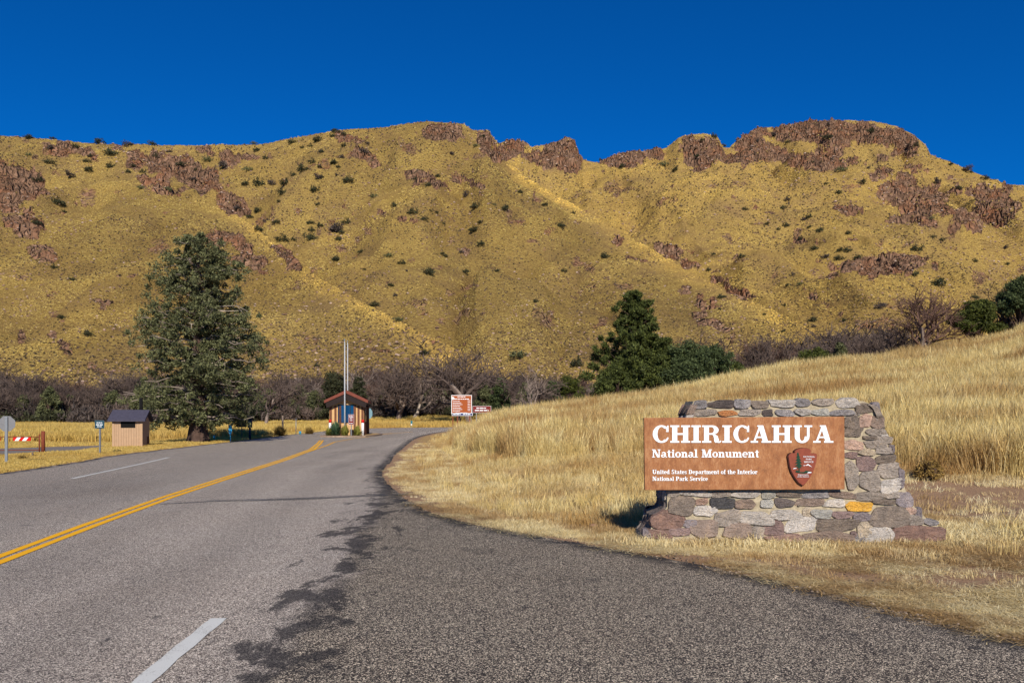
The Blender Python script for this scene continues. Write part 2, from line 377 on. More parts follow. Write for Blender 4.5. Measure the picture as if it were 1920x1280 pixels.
def gz_at(x, y):
    return float(ground_full(np.array([float(x)]), np.array([float(y)]))[0])
def hit_ground(px, py):
    Y = np.linspace(4, 180, 6000); X = (px - CX) / F * Y; z = ground_full(X, Y)
    s = HY - (z - EYE) / Y * F; k = int(np.argmax(s <= py))
    return (X[k], Y[k], z[k])
def at_px(px, Y):
    x = (px - CX) / F * Y; return (x, Y, gz_at(x, Y))

# ------------------------------------------------------------------ road
ys = np.concatenate([np.linspace(-12, 3, 20)[:-1], 3 * np.exp(np.linspace(0, math.log(141 / 3.0), 700))])
u = np.linspace(0, 1, 161)
jl = (fbm(ys * 3, ys * 0, .9, 3, 91) - .5) * .20; jr = (fbm(ys * 3, ys * 0 + 5, .7, 3, 93) - .5) * .16
XL = xl(ys) + jl; XR = np.minimum(xr(ys), 40) + jr
RX = XL[:, None] + (XR - XL)[:, None] * (1 - (1 - u) ** 1.0)[None, :]
RY = np.repeat(ys[:, None], len(u), 1)
# where the road edge runs crosswise near the sign the columns are spread; heights stay level, with thin edges turned down
RZ = np.full_like(RX, 0.012); RZ[:, 0] -= 0.05; RZ[:, -1] -= 0.05
seam_x = np.interp(RY, [0, 3, 5.08, 6.8, 8.53, 11, 15.9, 20, 24], [-1.4, -1.5, -1.56, -1.64, -1.77, -2.05, -2.55, -3.1, -3.9])
seam = RX - seam_x
edge = np.minimum(np.abs(RX - XL[:, None]), seg_dist(RX, RY, RE))
nr3, nc3 = RX.shape; idx = np.arange(nr3 * nc3).reshape(nr3, nc3)
RF = np.stack([idx[:-1, :-1].ravel(), idx[:-1, 1:].ravel(), idx[1:, 1:].ravel(), idx[1:, :-1].ravel()], 1)
m_road, nt, b = new_mat('chip_seal_asphalt')
v = coord(nt)
vo = nt.nodes.new('ShaderNodeTexVoronoi'); vo.inputs['Scale'].default_value = 150.0; vo.inputs['Randomness'].default_value = 1; nt.links.new(v, vo.inputs['Vector'])
chipv = math_n(nt, 'MULTIPLY', vo.outputs['Color'], 1.0)
sep = nt.nodes.new('ShaderNodeSeparateColor'); nt.links.new(vo.outputs['Color'], sep.inputs[0])
n_big = noise(nt, v, .5, 5, .6); n_med = noise(nt, v, 3.0, 5, .65); n_f = noise(nt, v, 60.0, 4, .8)
chip = math_n(nt, 'ADD', math_n(nt, 'MULTIPLY', sep.outputs[0], .75), math_n(nt, 'MULTIPLY', n_f, .5))
old = ramp(nt, chip, [(0.22, lin(30, 27, 26)), (0.44, lin(92, 84, 79)), (0.74, lin(160, 148, 136)), (.95, lin(248, 236, 218))])
new = ramp(nt, chip, [(0.26, lin(8, 8, 9)), (0.54, lin(44, 41, 40)), (0.80, lin(118, 106, 93)), (.95, lin(250, 234, 206))])
sm_a = attr(nt, 'seam', 'Fac')
wav = math_n(nt, 'MULTIPLY', math_n(nt, 'SUBTRACT', noise(nt, v, .9, 6, .7), .5), .9)
side = ramp(nt, math_n(nt, 'ADD', math_n(nt, 'MULTIPLY', math_n(nt, 'ADD', sm_a, wav), .5), .5), [(0.44, g1(0)), (0.56, g1(1))])
tone = mixc(nt, side, old, new)
lane = ramp(nt, math_n(nt, 'MULTIPLY', math_n(nt, 'ADD', sm_a, math_n(nt, 'MULTIPLY', n_big, .5)), -.2), [(0, g1(.95)), (.1, g1(1.08)), (.28, g1(.9)), (.42, g1(1.08)), (.62, g1(.88)), (.8, g1(1.0)), (1, g1(.86))])
tone = mixc(nt, 1.0, tone, lane, 'MULTIPLY')
tone = mixc(nt, ramp(nt, n_big, [(0.35, g1(0)), (0.7, g1(.35))]), tone, mixc(nt, 1.0, tone, (1.0, .93, .86, 1), 'MULTIPLY'))
# tar that bled along the seam, with ragged outlines
near = ramp(nt, math_n(nt, 'ABSOLUTE', sm_a), [(0.0, g1(1)), (0.3, g1(.55)), (.8, g1(0))])
vst = coord(nt, 'position', (1.5, .8, 1))
tarn = math_n(nt, 'ADD', math_n(nt, 'MULTIPLY', math_n(nt, 'SUBTRACT', noise(nt, vst, 1.5, 8, .72, .4), .5), 1.3), math_n(nt, 'ADD', .5, math_n(nt, 'MULTIPLY', near, .25)))
tar = ramp(nt, tarn, [(0.66, g1(0)), (0.74, g1(.8))])
tar_r = math_n(nt, 'MULTIPLY', ramp(nt, noise(nt, vst, .9, 7, .75), [(0.57, g1(0)), (0.67, g1(.55))]), side)
ed = ramp(nt, attr(nt, 'edge', 'Fac'), [(0.0, g1(1)), (0.22, g1(.9)), (.5, g1(0))])
tar_e = math_n(nt, 'MULTIPLY', ed, ramp(nt, n_med, [(0.38, g1(0)), (0.50, g1(1))]))
seamline = math_n(nt, 'MULTIPLY', ramp(nt, math_n(nt, 'ABSOLUTE', math_n(nt, 'ADD', sm_a, math_n(nt, 'MULTIPLY', math_n(nt, 'SUBTRACT', noise(nt, v, 2.2, 6, .75), .5), .9))), [(0.0, g1(1)), (.07, g1(.8)), (.14, g1(0))]), ramp(nt, noise(nt, v, .8, 3), [(.42, g1(0)), (.55, g1(.85))]))
far_dark = ramp(nt, noise(nt, coord(nt, 'position', (.6, .25, 1)), .4, 4), [(0.5, g1(0)), (0.7, g1(.25))])
tone = mixc(nt, math_n(nt, 'MAXIMUM', math_n(nt, 'MAXIMUM', tar, tar_r), math_n(nt, 'MAXIMUM', tar_e, math_n(nt, 'MAXIMUM', far_dark, seamline))), tone, mixc(nt, chip, lin(16, 16, 19), lin(44, 43, 45)))
nt.links.new(tone, b.inputs['Base Color'])
b.inputs['Roughness'].default_value = .8
bump(nt, b, chip, .6, .012)
road = mk('road', np.stack([RX, RY, RZ], -1).reshape(-1, 3), RF, m_road, attrs={'seam': ('FLOAT', seam.astype(np.float32)), 'edge': ('FLOAT', np.clip(edge, 0, 5).astype(np.float32))})
tag(road, kind='structure')

def paint(name, c, wear):
    m, nt, b = new_mat(name); v = coord(nt)
    n = math_n(nt, 'ADD', noise(nt, v, 60, 4, .8), math_n(nt, 'MULTIPLY', noise(nt, v, 4, 4), .35))
    nt.links.new(ramp(nt, n, [(wear, lin(98, 92, 86)), (wear + .12, c)]), b.inputs['Base Color']); bump(nt, b, n, .5, .008)
    return m
m_yel = paint('yellow_road_paint', lin(238, 174, 18), .41); m_wht = paint('white_road_paint', lin(206, 206, 200), .49)
def stripe(name, pts, w, mat, z=0.018, step=.6):
    """painted line along world points, w wide"""
    P = [Vector((x, y, 0)) for x, y in pts]; pp = []
    for a, c in zip(P[:-1], P[1:]):
        n = max(1, int((c - a).length / step)); pp += [a.lerp(c, i / n) for i in range(n)]
    pp.append(P[-1]); V = []; Fs = []
    for i, p in enumerate(pp):
        d = (pp[min(i + 1, len(pp) - 1)] - pp[max(i - 1, 0)]).normalized(); q = Vector((-d.y, d.x, 0))
        wj = w / 2 * (1 + .08 * math.sin(i * 1.7))
        V += [p + q * wj + Vector((0, 0, z)), p - q * wj + Vector((0, 0, z))]
    Fs = [[2 * i, 2 * i + 1, 2 * i + 3, 2 * i + 2] for i in range(len(pp) - 1)]
    o = mk(name, V, Fs, mat); tag(o, kind='structure'); return o
def fl(px, py, z=0.0):
    Y = (EYE - z) * F / (py - HY); return ((px - CX) / F * Y, Y)
yel_c = [(-4.9, 0.5), fl(0, 1056), fl(165, 990), fl(300, 936), fl(400, 900), fl(500, 862), fl(560, 838), fl(600, 825.5)]
def offs(pts, d):
    P = [Vector((x, y, 0)) for x, y in pts]; o = []
    for i, p in enumerate(P):
        t = (P[min(i + 1, len(P) - 1)] - P[max(i - 1, 0)]).normalized(); o.append((p.x - t.y * d, p.y + t.x * d))
    return o
YL = [(-4.45, 1.0), (-5.66, 8.7), (-6.15, 11.6), (-6.75, 15.6), (-7.28, 20.0), (-8.3, 29), (-9.55, 38), (-11.15, 46), (-12.55, 52.5)]
stripe('yellow_line', offs(YL, .09), .112, m_yel); stripe('yellow_line', offs(YL, -.09), .112, m_yel)
stripe('yellow_line', [(-8.9, 34.0), (-10.0, 43), (-10.9, 49), (-11.2, 56), (-10.9, 61)], .11, m_yel, z=.0225)
stripe('yellow_line', [(-11.6, 66.5), (-11.0, 72), (-10.2, 82)], .12, m_yel)
stripe('yellow_line', [(-12.0, 67), (-11.2, 75)], .12, m_yel, z=.0225)
stripe('white_edge_line', [fl(135, 898), fl(200, 884), fl(260, 871), fl(316, 858)], .11, m_wht)
stripe('white_dash', [(-2.115, 3.6), (-2.24, 5.2), (-2.30, 6.25)], .125, m_wht, step=.15)
# sealed crack that crosses the lane
m_tar = simple('crack_sealant', lin(84, 88, 92), .45, .35, 9, 0, 0, 'position')
crk = [fl(300, 946), fl(380, 942), fl(460, 939), fl(540, 937), fl(620, 934), fl(690, 930), fl(764, 927)]
for k, dd in enumerate((.0, .16, -.15)):
    cp = [(x + .0, y + dd + .03 * math.sin(i * 2.3 + k)) for i, (x, y) in enumerate(crk[k:] if k else crk)]
    stripe('sealed_crack', cp, .045 + .02 * (k == 0), m_tar, z=.0175 + .002 * k, step=.25)

# access road behind the verge on the left
m_acc = simple('access_road_gravel', lin(120, 112, 106), .95, .3, 12, 0, .02, 'position')
tp = [(-300, 847), (0, 841.5), (90, 838.5), (150, 837), (196, 835.5)]; bt = [(-300, 872), (0, 853), (90, 847.5), (150, 845), (196, 837)]
V = []; 
for p in np.linspace(-300, 196, 60):
    for q in np.linspace(0, 1, 6):
        yy = np.interp(p, [a for a, _ in tp], [c for _, c in tp]) * (1 - q) + np.interp(p, [a for a, _ in bt], [c for _, c in bt]) * q
        h = hit_ground(p, yy); V.append((h[0], h[1], h[2] + .03))
Fs = [[i * 6 + j, i * 6 + j + 1, i * 6 + j + 7, i * 6 + j + 6] for i in range(59) for j in range(5)]
tag(mk('access_road', V, Fs, m_acc, smooth=True), kind='structure')

# ------------------------------------------------------------------ grass (instanced tufts)
def tuft(name, n, h0, h1, spread, w, lean, mat, seed, head=0.0):
    r = np.random.RandomState(seed); V = []; Fs = []
    for i in range(n):
        a = r.rand() * 2 * math.pi; rr = spread * math.sqrt(r.rand()); bx, by = rr * math.cos(a), rr * math.sin(a)
        h = h0 + (h1 - h0) * r.rand(); la = r.rand() * 2 * math.pi; ll = lean * h * r.rand()
        lx, ly = ll * math.cos(la) + lean * .25 * h, ll * math.sin(la)
        fa = r.rand() * math.pi; wx, wy = math.cos(fa) * w / 2, math.sin(fa) * w / 2
        k = len(V)
        V += [(bx - wx, by - wy, -.03), (bx + wx, by + wy, -.03), (bx + lx * .35 + wx * .8, by + ly * .35 + wy * .8, h * .6), (bx + lx * .35 - wx * .8, by + ly * .35 - wy * .8, h * .6), (bx + lx, by + ly, h)]
        Fs += [[k, k + 1, k + 2, k + 3], [k + 3, k + 2, k + 4]]
        if r.rand() < head:
            k = len(V); V += [(bx + lx * .7 - wx * 1.6, by + ly * .7 - wy * 1.6, h * .8), (bx + lx * .7 + wx * 1.6, by + ly * .7 + wy * 1.6, h * .82), (bx + lx * 1.15, by + ly * 1.15, h * 1.08)]; Fs += [[k, k + 1, k + 2]]
    return mk(name, V, Fs, mat, link=False)

def grass_mat(name, cols, patch, psc=.12, stretch=(1, 1, 1), up=None, trans=.35, inst=None):
    m, nt, b = new_mat(name)
    oi = nt.nodes.new('ShaderNodeObjectInfo'); v = coord(nt, 'position', stretch)
    n = noise(nt, v, psc, 4, .65)
    c = ramp(nt, oi.outputs['Random'], cols)
    c = mixc(nt, ramp(nt, n, [(0.47, g1(0)), (0.58, g1(.66))]), c, patch)
    if inst:
        ia = nt.nodes.new('ShaderNodeAttribute'); ia.attribute_type = 'INSTANCER'; ia.attribute_name = inst
        c = mixc(nt, 1.0, c, ramp(nt, ia.outputs['Fac'], [(.2, (.66, .66, .68, 1)), (.45, (.92, .92, .92, 1)), (.62, (1.05, 1.04, 1.0, 1)), (1.0, (1.38, 1.34, 1.15, 1))]), 'MULTIPLY')  # tufts take the same painted crest light and slope shade
    gi = nt.nodes.new('ShaderNodeNewGeometry')
    c = mixc(nt, 1.0, c, ramp(nt, gi.outputs['Random Per Island'], [(0, g1(.62)), (1, g1(1.25))]), 'MULTIPLY')
    nt.links.new(c, b.inputs['Base Color']); b.inputs['Roughness'].default_value = .9; b.inputs['Specular IOR Level'].default_value = 0.1
    if trans:
        tr = nt.nodes.new('ShaderNodeBsdfTranslucent'); nt.links.new(c, tr.inputs[0]); mx = nt.nodes.new('ShaderNodeMixShader'); mx.inputs[0].default_value = trans
        nt.links.new(b.outputs[0], mx.inputs[1]); nt.links.new(tr.outputs[0], mx.inputs[2])
        nt.links.new(mx.outputs[0], [x for x in nt.nodes if x.type == 'OUTPUT_MATERIAL'][0].inputs[0])
    return m

def scatter(name, P, scl, pick, sources, tilt=0.0, extra=None):
    n = len(P); rot = np.zeros((n, 3), np.float32); rot[:, 2] = RS.rand(n) * 6.283
    if tilt: rot[:, 0] = RS.randn(n) * tilt; rot[:, 1] = RS.randn(n) * tilt
    me = bpy.data.meshes.new(name); me.vertices.add(n); me.vertices.foreach_set('co', np.asarray(P, np.float32).ravel())
    for an, kind, data in (('rot', 'FLOAT_VECTOR', rot), ('scl', 'FLOAT', scl), ('pick', 'INT', pick)) + ((('painted_light', 'FLOAT', extra),) if extra is not None else ()):
        a = me.attributes.new(an, kind, 'POINT'); a.data.foreach_set('vector' if kind == 'FLOAT_VECTOR' else 'value', np.asarray(data, np.int32 if kind == 'INT' else np.float32).ravel())
    o = bpy.data.objects.new(name, me); COL.objects.link(o)
    g = bpy.data.node_groups.new(name + '_nodes', 'GeometryNodeTree')
    g.interface.new_socket('Geometry', in_out='INPUT', socket_type='NodeSocketGeometry'); g.interface.new_socket('Geometry', in_out='OUTPUT', socket_type='NodeSocketGeometry')
    gi = g.nodes.new('NodeGroupInput'); go = g.nodes.new('NodeGroupOutput'); ins = g.nodes.new('GeometryNodeInstanceOnPoints')
    jg = g.nodes.new('GeometryNodeJoinGeometry')
    for s in sources[::-1]:
        io = g.nodes.new('GeometryNodeObjectInfo'); io.inputs['Object'].default_value = s; io.inputs['As Instance'].default_value = True
        g.links.new(io.outputs['Geometry'], jg.inputs[0])
    def na(nm, ty):
        a = g.nodes.new('GeometryNodeInputNamedAttribute'); a.data_type = ty; a.inputs[0].default_value = nm; return [x for x in a.outputs if x.enabled][0]
    g.links.new(gi.outputs[0], ins.inputs['Points']); g.links.new(jg.outputs[0], ins.inputs['Instance']); ins.inputs['Pick Instance'].default_value = True
    g.links.new(na('pick', 'INT'), ins.inputs['Instance Index']); g.links.new(na('rot', 'FLOAT_VECTOR'), ins.inputs['Rotation']); g.links.new(na('scl', 'FLOAT'), ins.inputs['Scale'])
    g.links.new(ins.outputs[0], go.inputs[0])
    md = o.modifiers.new('scatter', 'NODES'); md.node_group = g
    tag(o, kind='stuff'); return o

RUST = lin(158, 106, 54)
m_tall = grass_mat('tall_dry_grass', [(0, lin(206, 180, 116)), (.5, lin(230, 208, 144)), (1, lin(242, 228, 174))], RUST, .16, (.35, 1.0, .6))
m_short = grass_mat('short_dry_grass', [(0, lin(206, 184, 132)), (.5, lin(228, 210, 160)), (1, lin(240, 228, 186))], lin(160, 118, 66), .5)
m_mead = grass_mat('meadow_grass', [(0, lin(196, 166, 88)), (.5, lin(214, 186, 104)), (1, lin(226, 202, 128))], lin(184, 148, 82), .05, (.3, 1.2, 1))
m_hgr = grass_mat('hill_bunch_grass', [(0, lin(190, 164, 94)), (.5, lin(216, 190, 110)), (1, lin(232, 208, 130))], lin(140, 112, 78), .02, trans=.25, inst='painted_light')
T_tall = [tuft('tall_tuft', 46, .50, 1.05, .20, .010, .35, m_tall, s, .35) for s in (1, 2, 3, 4)]
T_mid = [tuft('mid_tuft', 42, .16, .36, .20, .009, .5, m_tall, s, .2) for s in (5, 6, 7)]
T_short = [tuft('short_tuft', 44, .03, .11, .20, .008, 1.1, m_short, s) for s in (8, 9, 10, 11)]
T_far = [tuft('far_tuft', 34, .3, .6, .55, .035, .4, m_mead, s) for s in (12, 13, 14)]
T_fars = [tuft('far_short_tuft', 40, .10, .22, .45, .03, .8, m_mead, s) for s in (15, 16, 17)]
T_hill = [tuft('hill_tuft', 20, .25, .7, .75, .22, .9, m_hgr, s) for s in (18, 19, 20)]

def frustum_pts(n, y0, y1, pxa, pxb, power=1.0):
    """points of even screen-ish density between two distances"""
    t = RS.rand(n); y = (y0 ** (1 - power) + t * (y1 ** (1 - power) - y0 ** (1 - power))) ** (1 / (1 - power)) if power != 1 else y0 * (y1 / y0) ** t
    px = pxa + RS.rand(n) * (pxb - pxa); return (px - CX) / F * y, y, px
def tall_line(x): return np.interp(x, [-3, -1, .5, 3.5, 6.2, 9.7, 12, 20], [40, 27, 23, 21.5, 19.5, 17.8, 16.5, 15])
def tall_zone(x, y):
    n = (fbm(x, y, 3.0, 3, 101) - .5) * 3
    return (y + n > tall_line(x)) & (x + n * .3 > xr(y) + 2.6)
# tall field on the rise
x, y, px = frustum_pts(60000, 15, 82, 780, 2020, .6)
sd = road_sd(x, y); k = tall_zone(x, y) & (sd > 1.0) & ((px > 903) | (y < 48)) & (RS.rand(len(x)) < np.clip((fbm(x, y, 2.2, 3, 201) - .28) * 3.2, .15, 1)) & (y < np.interp(px, CREST[:, 0], CREST[:, 2]) + 9)
x, y, sd = x[k], y[k], sd[k]; z = ground_full(x, y, sd)
scatter('tall_grass', np.stack([x, y, z], 1), (.72 + .5 * RS.rand(len(x))) * np.interp(y, [15, 60], [.82, 1.05]) * (.7 + .6 * fbm(x, y, 4, 2, 7)), RS.randint(0, 4, len(x)), T_tall, .12)
# knee-high grass between the mown verge and the field
x, y, px = frustum_pts(36000, 8.5, 70, 740, 2060, .8)
sd = road_sd(x, y); tl = tall_line(x)
k = (sd > .9) & ~tall_zone(x, y) & (RS.rand(len(x)) < np.clip(.15 + .85 * sm((y - tl + 7) / 7) * sm((sd - .8) / 2.5), 0, 1)) & ~((x > 1.3) & (x < 5.6) & (y > 8.5) & (y < 11.4)) & ((y > 11.6) | (x > 6.5) | (RS.rand(len(x)) < .02))
k &= RS.rand(len(x)) > np.exp(-(((x - 8.6) / 3.0) ** 2 + ((y - 14.2) / 3.2) ** 2)) * 2.2
x, y, sd = x[k], y[k], sd[k]; z = ground_full(x, y, sd)
scatter('knee_high_grass', np.stack([x, y, z], 1), (.45 + .7 * RS.rand(len(x))) * np.clip(.5 + .2 * sd, .5, 1), RS.randint(0, 3, len(x)), T_mid, .15)
# mown verge
x, y, px = frustum_pts(95000, 5.2, 75, 700, 2080, 1.25)
sd = road_sd(x, y); dm = dirt_mask(x, y, sd)
k = (sd > .06) & (RS.rand(len(x)) > dm * .97) & ~((y < 9.9) & (x > .3) & (RS.rand(len(x)) < .35)) & ~((x > 1.6) & (x < 5.6) & (y > 10.1) & (y < 10.9)) & (y < tall_line(x) + 6)
x, y, sd = x[k], y[k], sd[k]; z = ground_full(x, y, sd)
scatter('mown_grass', np.stack([x, y, z], 1), (.55 + .7 * RS.rand(len(x))) * np.clip(.45 + .35 * sd, .5, 1.1) * np.where((y < 10.2) & (x > .3), .62, 1.0) * (.6 + .8 * fbm(x, y, 1.2, 2, 12)), RS.randint(0, 4, len(x)), T_short, .1)
def litter(name, n, mat, seed):
    r = np.random.RandomState(seed); V = []; Fs = []
    for i in range(n):
        p = r.randn(2) * .13; a = r.rand() * 3.14; L = r.uniform(.04, .16); w = .004; dx, dy = math.cos(a), math.sin(a); z0, z1 = r.uniform(.002, .02), r.uniform(.002, .035); k = len(V)
        V += [(p[0] - dy * w, p[1] + dx * w, z0), (p[0] + dy * w, p[1] - dx * w, z0), (p[0] + dx * L, p[1] + dy * L, z1)]; Fs.append([k, k + 1, k + 2])
    return mk(name, V, Fs, mat, link=False)
x, y, px = frustum_pts(17000, 5.2, 24, 700, 2060, 1.3); sd = road_sd(x, y); k = (sd > -.05) & (sd < 5) & (fbm(x, y, .8, 3, 55) > .47) & ~((x > 1.6) & (x < 5.6) & (y > 10.1) & (y < 10.9)); x, y, sd = x[k], y[k], sd[k]
scatter('straw_litter', np.stack([x, y, ground_full(x, y, sd) + .004], 1), .7 + .6 * RS.rand(len(x)), RS.randint(0, 3, len(x)), [litter('straw', 34, m_short, s) for s in (56, 57, 58)])
x = RS.uniform(1.4, 5.9, 260); y = 10.13 - RS.rand(260) ** 2 * .35; sd = road_sd(x, y)
scatter('wall_foot_grass', np.stack([x, y, ground_full(x, y, sd)], 1), .4 + .9 * RS.rand(260), RS.randint(0, 4, 260), T_short, .15)
m_grv, nt, b = new_mat('edge_gravel'); oi = nt.nodes.new('ShaderNodeObjectInfo')
nt.links.new(ramp(nt, oi.outputs['Random'], [(0, lin(62, 54, 50)), (.6, lin(112, 96, 82)), (1, lin(160, 142, 122))]), b.inputs['Base Color'])
x, y, px = frustum_pts(60000, 5.2, 30, 700, 2000, 1.6); sd = road_sd(x, y); k = (sd > -.22) & (sd < 1.6) & (RS.rand(len(x)) < np.clip(.7 - np.abs(sd - .05) * .6, .06, 1)); x, y, sd = x[k], y[k], sd[k]
def lump(name, mat, seed, sq):
    r = np.random.RandomState(seed); V = []; n, m_ = 7, 4
    for i in range(m_ + 1):
        for j in range(n):
            th = math.pi * i / m_; ph = 2 * math.pi * j / n; q = r.uniform(.7, 1.2); V.append((q * math.sin(th) * math.cos(ph), q * math.sin(th) * math.sin(ph), q * sq * math.cos(th) + .15))
    return mk(name, V, [[i * n + j, (i + 1) * n + j, (i + 1) * n + (j + 1) % n, i * n + (j + 1) % n] for i in range(m_) for j in range(n)], mat, link=False)
scatter('gravel', np.stack([x, y, np.where(sd < -.05, .014, ground_full(x, y, sd) + .004)], 1), .003 + .013 * RS.rand(len(x)) ** 3, RS.randint(0, 3, len(x)), [lump('gravel_stone', m_grv, s, .6) for s in (36, 37, 38)])
# meadow beyond the road and left verge
def proj_y(x, y, z): return HY - (z - EYE) / y * F
x, y, px = frustum_pts(60000, 52, 178, -120, 1250, .55)
sd = road_sd(x, y); k = (sd > 1.6) & ((x < xl(y) - 1.5) | (y > 100)) & (y > 60 + 0 * x)
x, y, px, sd = x[k], y[k], px[k], sd[k]; z = ground_full(x, y, sd)
scatter('meadow_grass', np.stack([x, y, z], 1), (.5 + .7 * RS.rand(len(x))) * (.55 + .9 * fbm(x, y, 9, 2, 17)), RS.randint(0, 3, len(x)), T_far, .1)
x, y, px = frustum_pts(52000, 17, 90, -160, 720, .9)
sd = road_sd(x, y); z = ground_full(x, y, sd); py = proj_y(x, y, z)
on_acc = (px < 200) & (py > np.interp(px, [a for a, _ in tp], [c for _, c in tp]) - 1) & (py < np.interp(px, [a for a, _ in bt], [c for _, c in bt]) + 1)
k = (x < xl(y)) & (sd > .1) & ~on_acc & (RS.rand(len(x)) < np.where(py > np.interp(px, [-200, 250, 480], [900, 836, 824]), .85, .9))
x, y, sd, z = x[k], y[k], sd[k], z[k]
scatter('verge_grass', np.stack([x, y, z], 1), (.4 + .6 * RS.rand(len(x))) * np.interp(y, [18, 42, 60], [.45, .55, 1.0]), RS.randint(0, 3, len(x)), T_fars, .1)
# bunch grass on the hills
ang = (HZ - EYE) / _YY; run = np.maximum.accumulate(ang, 0); vis = ang >= run - 1e-4
dy = np.zeros_like(ang); dy[1:] = np.clip(run[1:] - run[:-1], 0, None)
wgt = (vis * (dy + .00004) * np.gradient(HPX)[None, :] * (1.05 - HROCK) ** 1.0 * ((_PX > -80) & (_PX < 2000)) * (_YY > 200)).ravel()
cs = np.cumsum(wgt); pk = np.searchsorted(cs, RS.rand(215000) * cs[-1]); pk = np.clip(pk, 0, len(wgt) - 1)
hx, hy, hz = HX.ravel()[pk], _YY.ravel()[pk], HZ.ravel()[pk]
jx = (RS.rand(len(pk)) - .5) * 1.3 / 1493 * hy
dn = fbm(hx, hy, 40, 3, 5); dn2 = fbm(hx, hy, 9, 2, 6); keep = RS.rand(len(pk)) < np.clip((dn - .33) * 3.6 + (dn2 - .5) * 1.6, .10, 1)
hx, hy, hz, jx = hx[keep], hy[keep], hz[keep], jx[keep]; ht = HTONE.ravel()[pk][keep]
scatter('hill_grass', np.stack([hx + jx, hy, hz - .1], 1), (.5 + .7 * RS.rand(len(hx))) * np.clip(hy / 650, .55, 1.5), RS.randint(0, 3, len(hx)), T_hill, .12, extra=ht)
# small dark scrub and loose stones between the bunch grass
m_scrub, nt, b = new_mat('low_hill_scrub'); oi = nt.nodes.new('ShaderNodeObjectInfo')
nt.links.new(ramp(nt, oi.outputs['Random'], [(0, lin(58, 50, 40)), (.6, lin(84, 72, 52)), (1, lin(96, 80, 76))]), b.inputs['Base Color']); b.inputs['Roughness'].default_value = 1
m_scree, nt, b = new_mat('loose_hill_stones'); oi = nt.nodes.new('ShaderNodeObjectInfo')
nt.links.new(ramp(nt, oi.outputs['Random'], [(0, lin(104, 82, 72)), (.6, lin(150, 122, 104)), (1, lin(184, 160, 142))]), b.inputs['Base Color']); b.inputs['Roughness'].default_value = 1
def lump(name, mat, seed, sq):
    r = np.random.RandomState(seed); V = []; n, m_ = 7, 4
    for i in range(m_ + 1):
        for j in range(n):
            th = math.pi * i / m_; ph = 2 * math.pi * j / n; q = r.uniform(.7, 1.2); V.append((q * math.sin(th) * math.cos(ph), q * math.sin(th) * math.sin(ph), q * sq * math.cos(th) + .15))
    return mk(name, V, [[i * n + j, (i + 1) * n + j, (i + 1) * n + (j + 1) % n, i * n + (j + 1) % n] for i in range(m_) for j in range(n)], mat, link=False)
T_scr = [tuft('scrub', 46, .3, 1.0, .6, .16, .8, m_scrub, s) for s in (30, 31, 32)]
T_sto = [lump('hill_stone', m_scree, s, .6) for s in (33, 34, 35)]
for nm, cnt, srcs, wfun in (('hill_scrub', 75000, T_scr, lambda: (fbm(hx, hy, 60, 3, 15) - .32) * 3.4), ('hill_scree', 22000, T_sto, lambda: (fbm(hx, hy, 45, 3, 25) - .45) * 3.5 + HROCK.ravel()[pk] * .8)):
    w2 = (vis * (dy + .00003) * np.gradient(HPX)[None, :] * ((_PX > -80) & (_PX < 2000)) * (_YY > 200)).ravel(); cs = np.cumsum(w2); pk = np.clip(np.searchsorted(cs, RS.rand(cnt) * cs[-1]), 0, len(w2) - 1)
    hx, hy, hz = HX.ravel()[pk], _YY.ravel()[pk], HZ.ravel()[pk]; keep = RS.rand(len(pk)) < np.clip(wfun(), .06, 1)
    hx, hy, hz = hx[keep], hy[keep], hz[keep]
    scatter(nm, np.stack([hx, hy, hz - .05], 1), (.35 + 1.0 * RS.rand(len(hx)) ** 2) * np.clip(hy / 700, .6, 1.5), RS.randint(0, 3, len(hx)), srcs, .1)
#PART2
# ------------------------------------------------------------------ stone entrance sign
def zoompt(u, v): return 1140 + u / 2.909, 720 + v / 2.909
def wall_y(z): return 10.16 + np.clip(z, 0, 2) * 0.085
def wall_pt(u, v):
    px, py = zoompt(u, v); Y = 10.2
    for _ in range(4): z = EYE + (HY - py) / F * Y; Y = float(wall_y(z))
    return (px - CX) / F * Y, z
m_mortar = simple('pale_mortar', lin(158, 146, 122), .95, .28, 22, 0, .012)
m_stone, nt, b = new_mat('field_stone')
v = coord(nt, 'object'); n = noise(nt, v, 7, 7, .72, .4); n2 = noise(nt, v, 55, 5, .8); n3 = noise(nt, coord(nt, 'object', (.5, 1, 1.8)), 18, 6, .75, 1.2)
c = attr(nt, 'tone'); c = mixc(nt, 1.0, c, ramp(nt, n, [(.28, g1(.55)), (.5, g1(1.0)), (.75, (1.45, 1.38, 1.25, 1))]), 'MULTIPLY')
c = mixc(nt, ramp(nt, n3, [(.58, g1(0)), (.72, g1(.5))]), c, lin(182, 174, 160))
c = mixc(nt, ramp(nt, n3, [(.26, g1(.6)), (.38, g1(0))]), c, lin(60, 52, 52))
c = mixc(nt, 1.0, c, ramp(nt, n2, [(.3, g1(.55)), (.5, g1(1)), (.7, g1(1.4))]), 'MULTIPLY')
nt.links.new(c, b.inputs['Base Color']); b.inputs['Roughness'].default_value = .85
bump(nt, b, math_n(nt, 'ADD', math_n(nt, 'ADD', n, math_n(nt, 'MULTIPLY', n3, .6)), math_n(nt, 'MULTIPLY', n2, .5)), 1.0, .05)
TN = {'g': (140, 128, 118), 'b': (128, 126, 134), 'd': (92, 80, 80), 'k': (72, 74, 82), 'l': (164, 160, 156), 't': (172, 154, 126), 'n': (134, 108, 94), 'p': (176, 132, 112), 'u': (132, 100, 100), 'o': (170, 112, 66), 'y': (196, 142, 40), 'v': (122, 112, 124), 'e': (146, 150, 146), 'r': (140, 98, 86), 'w': (120, 104, 92)}
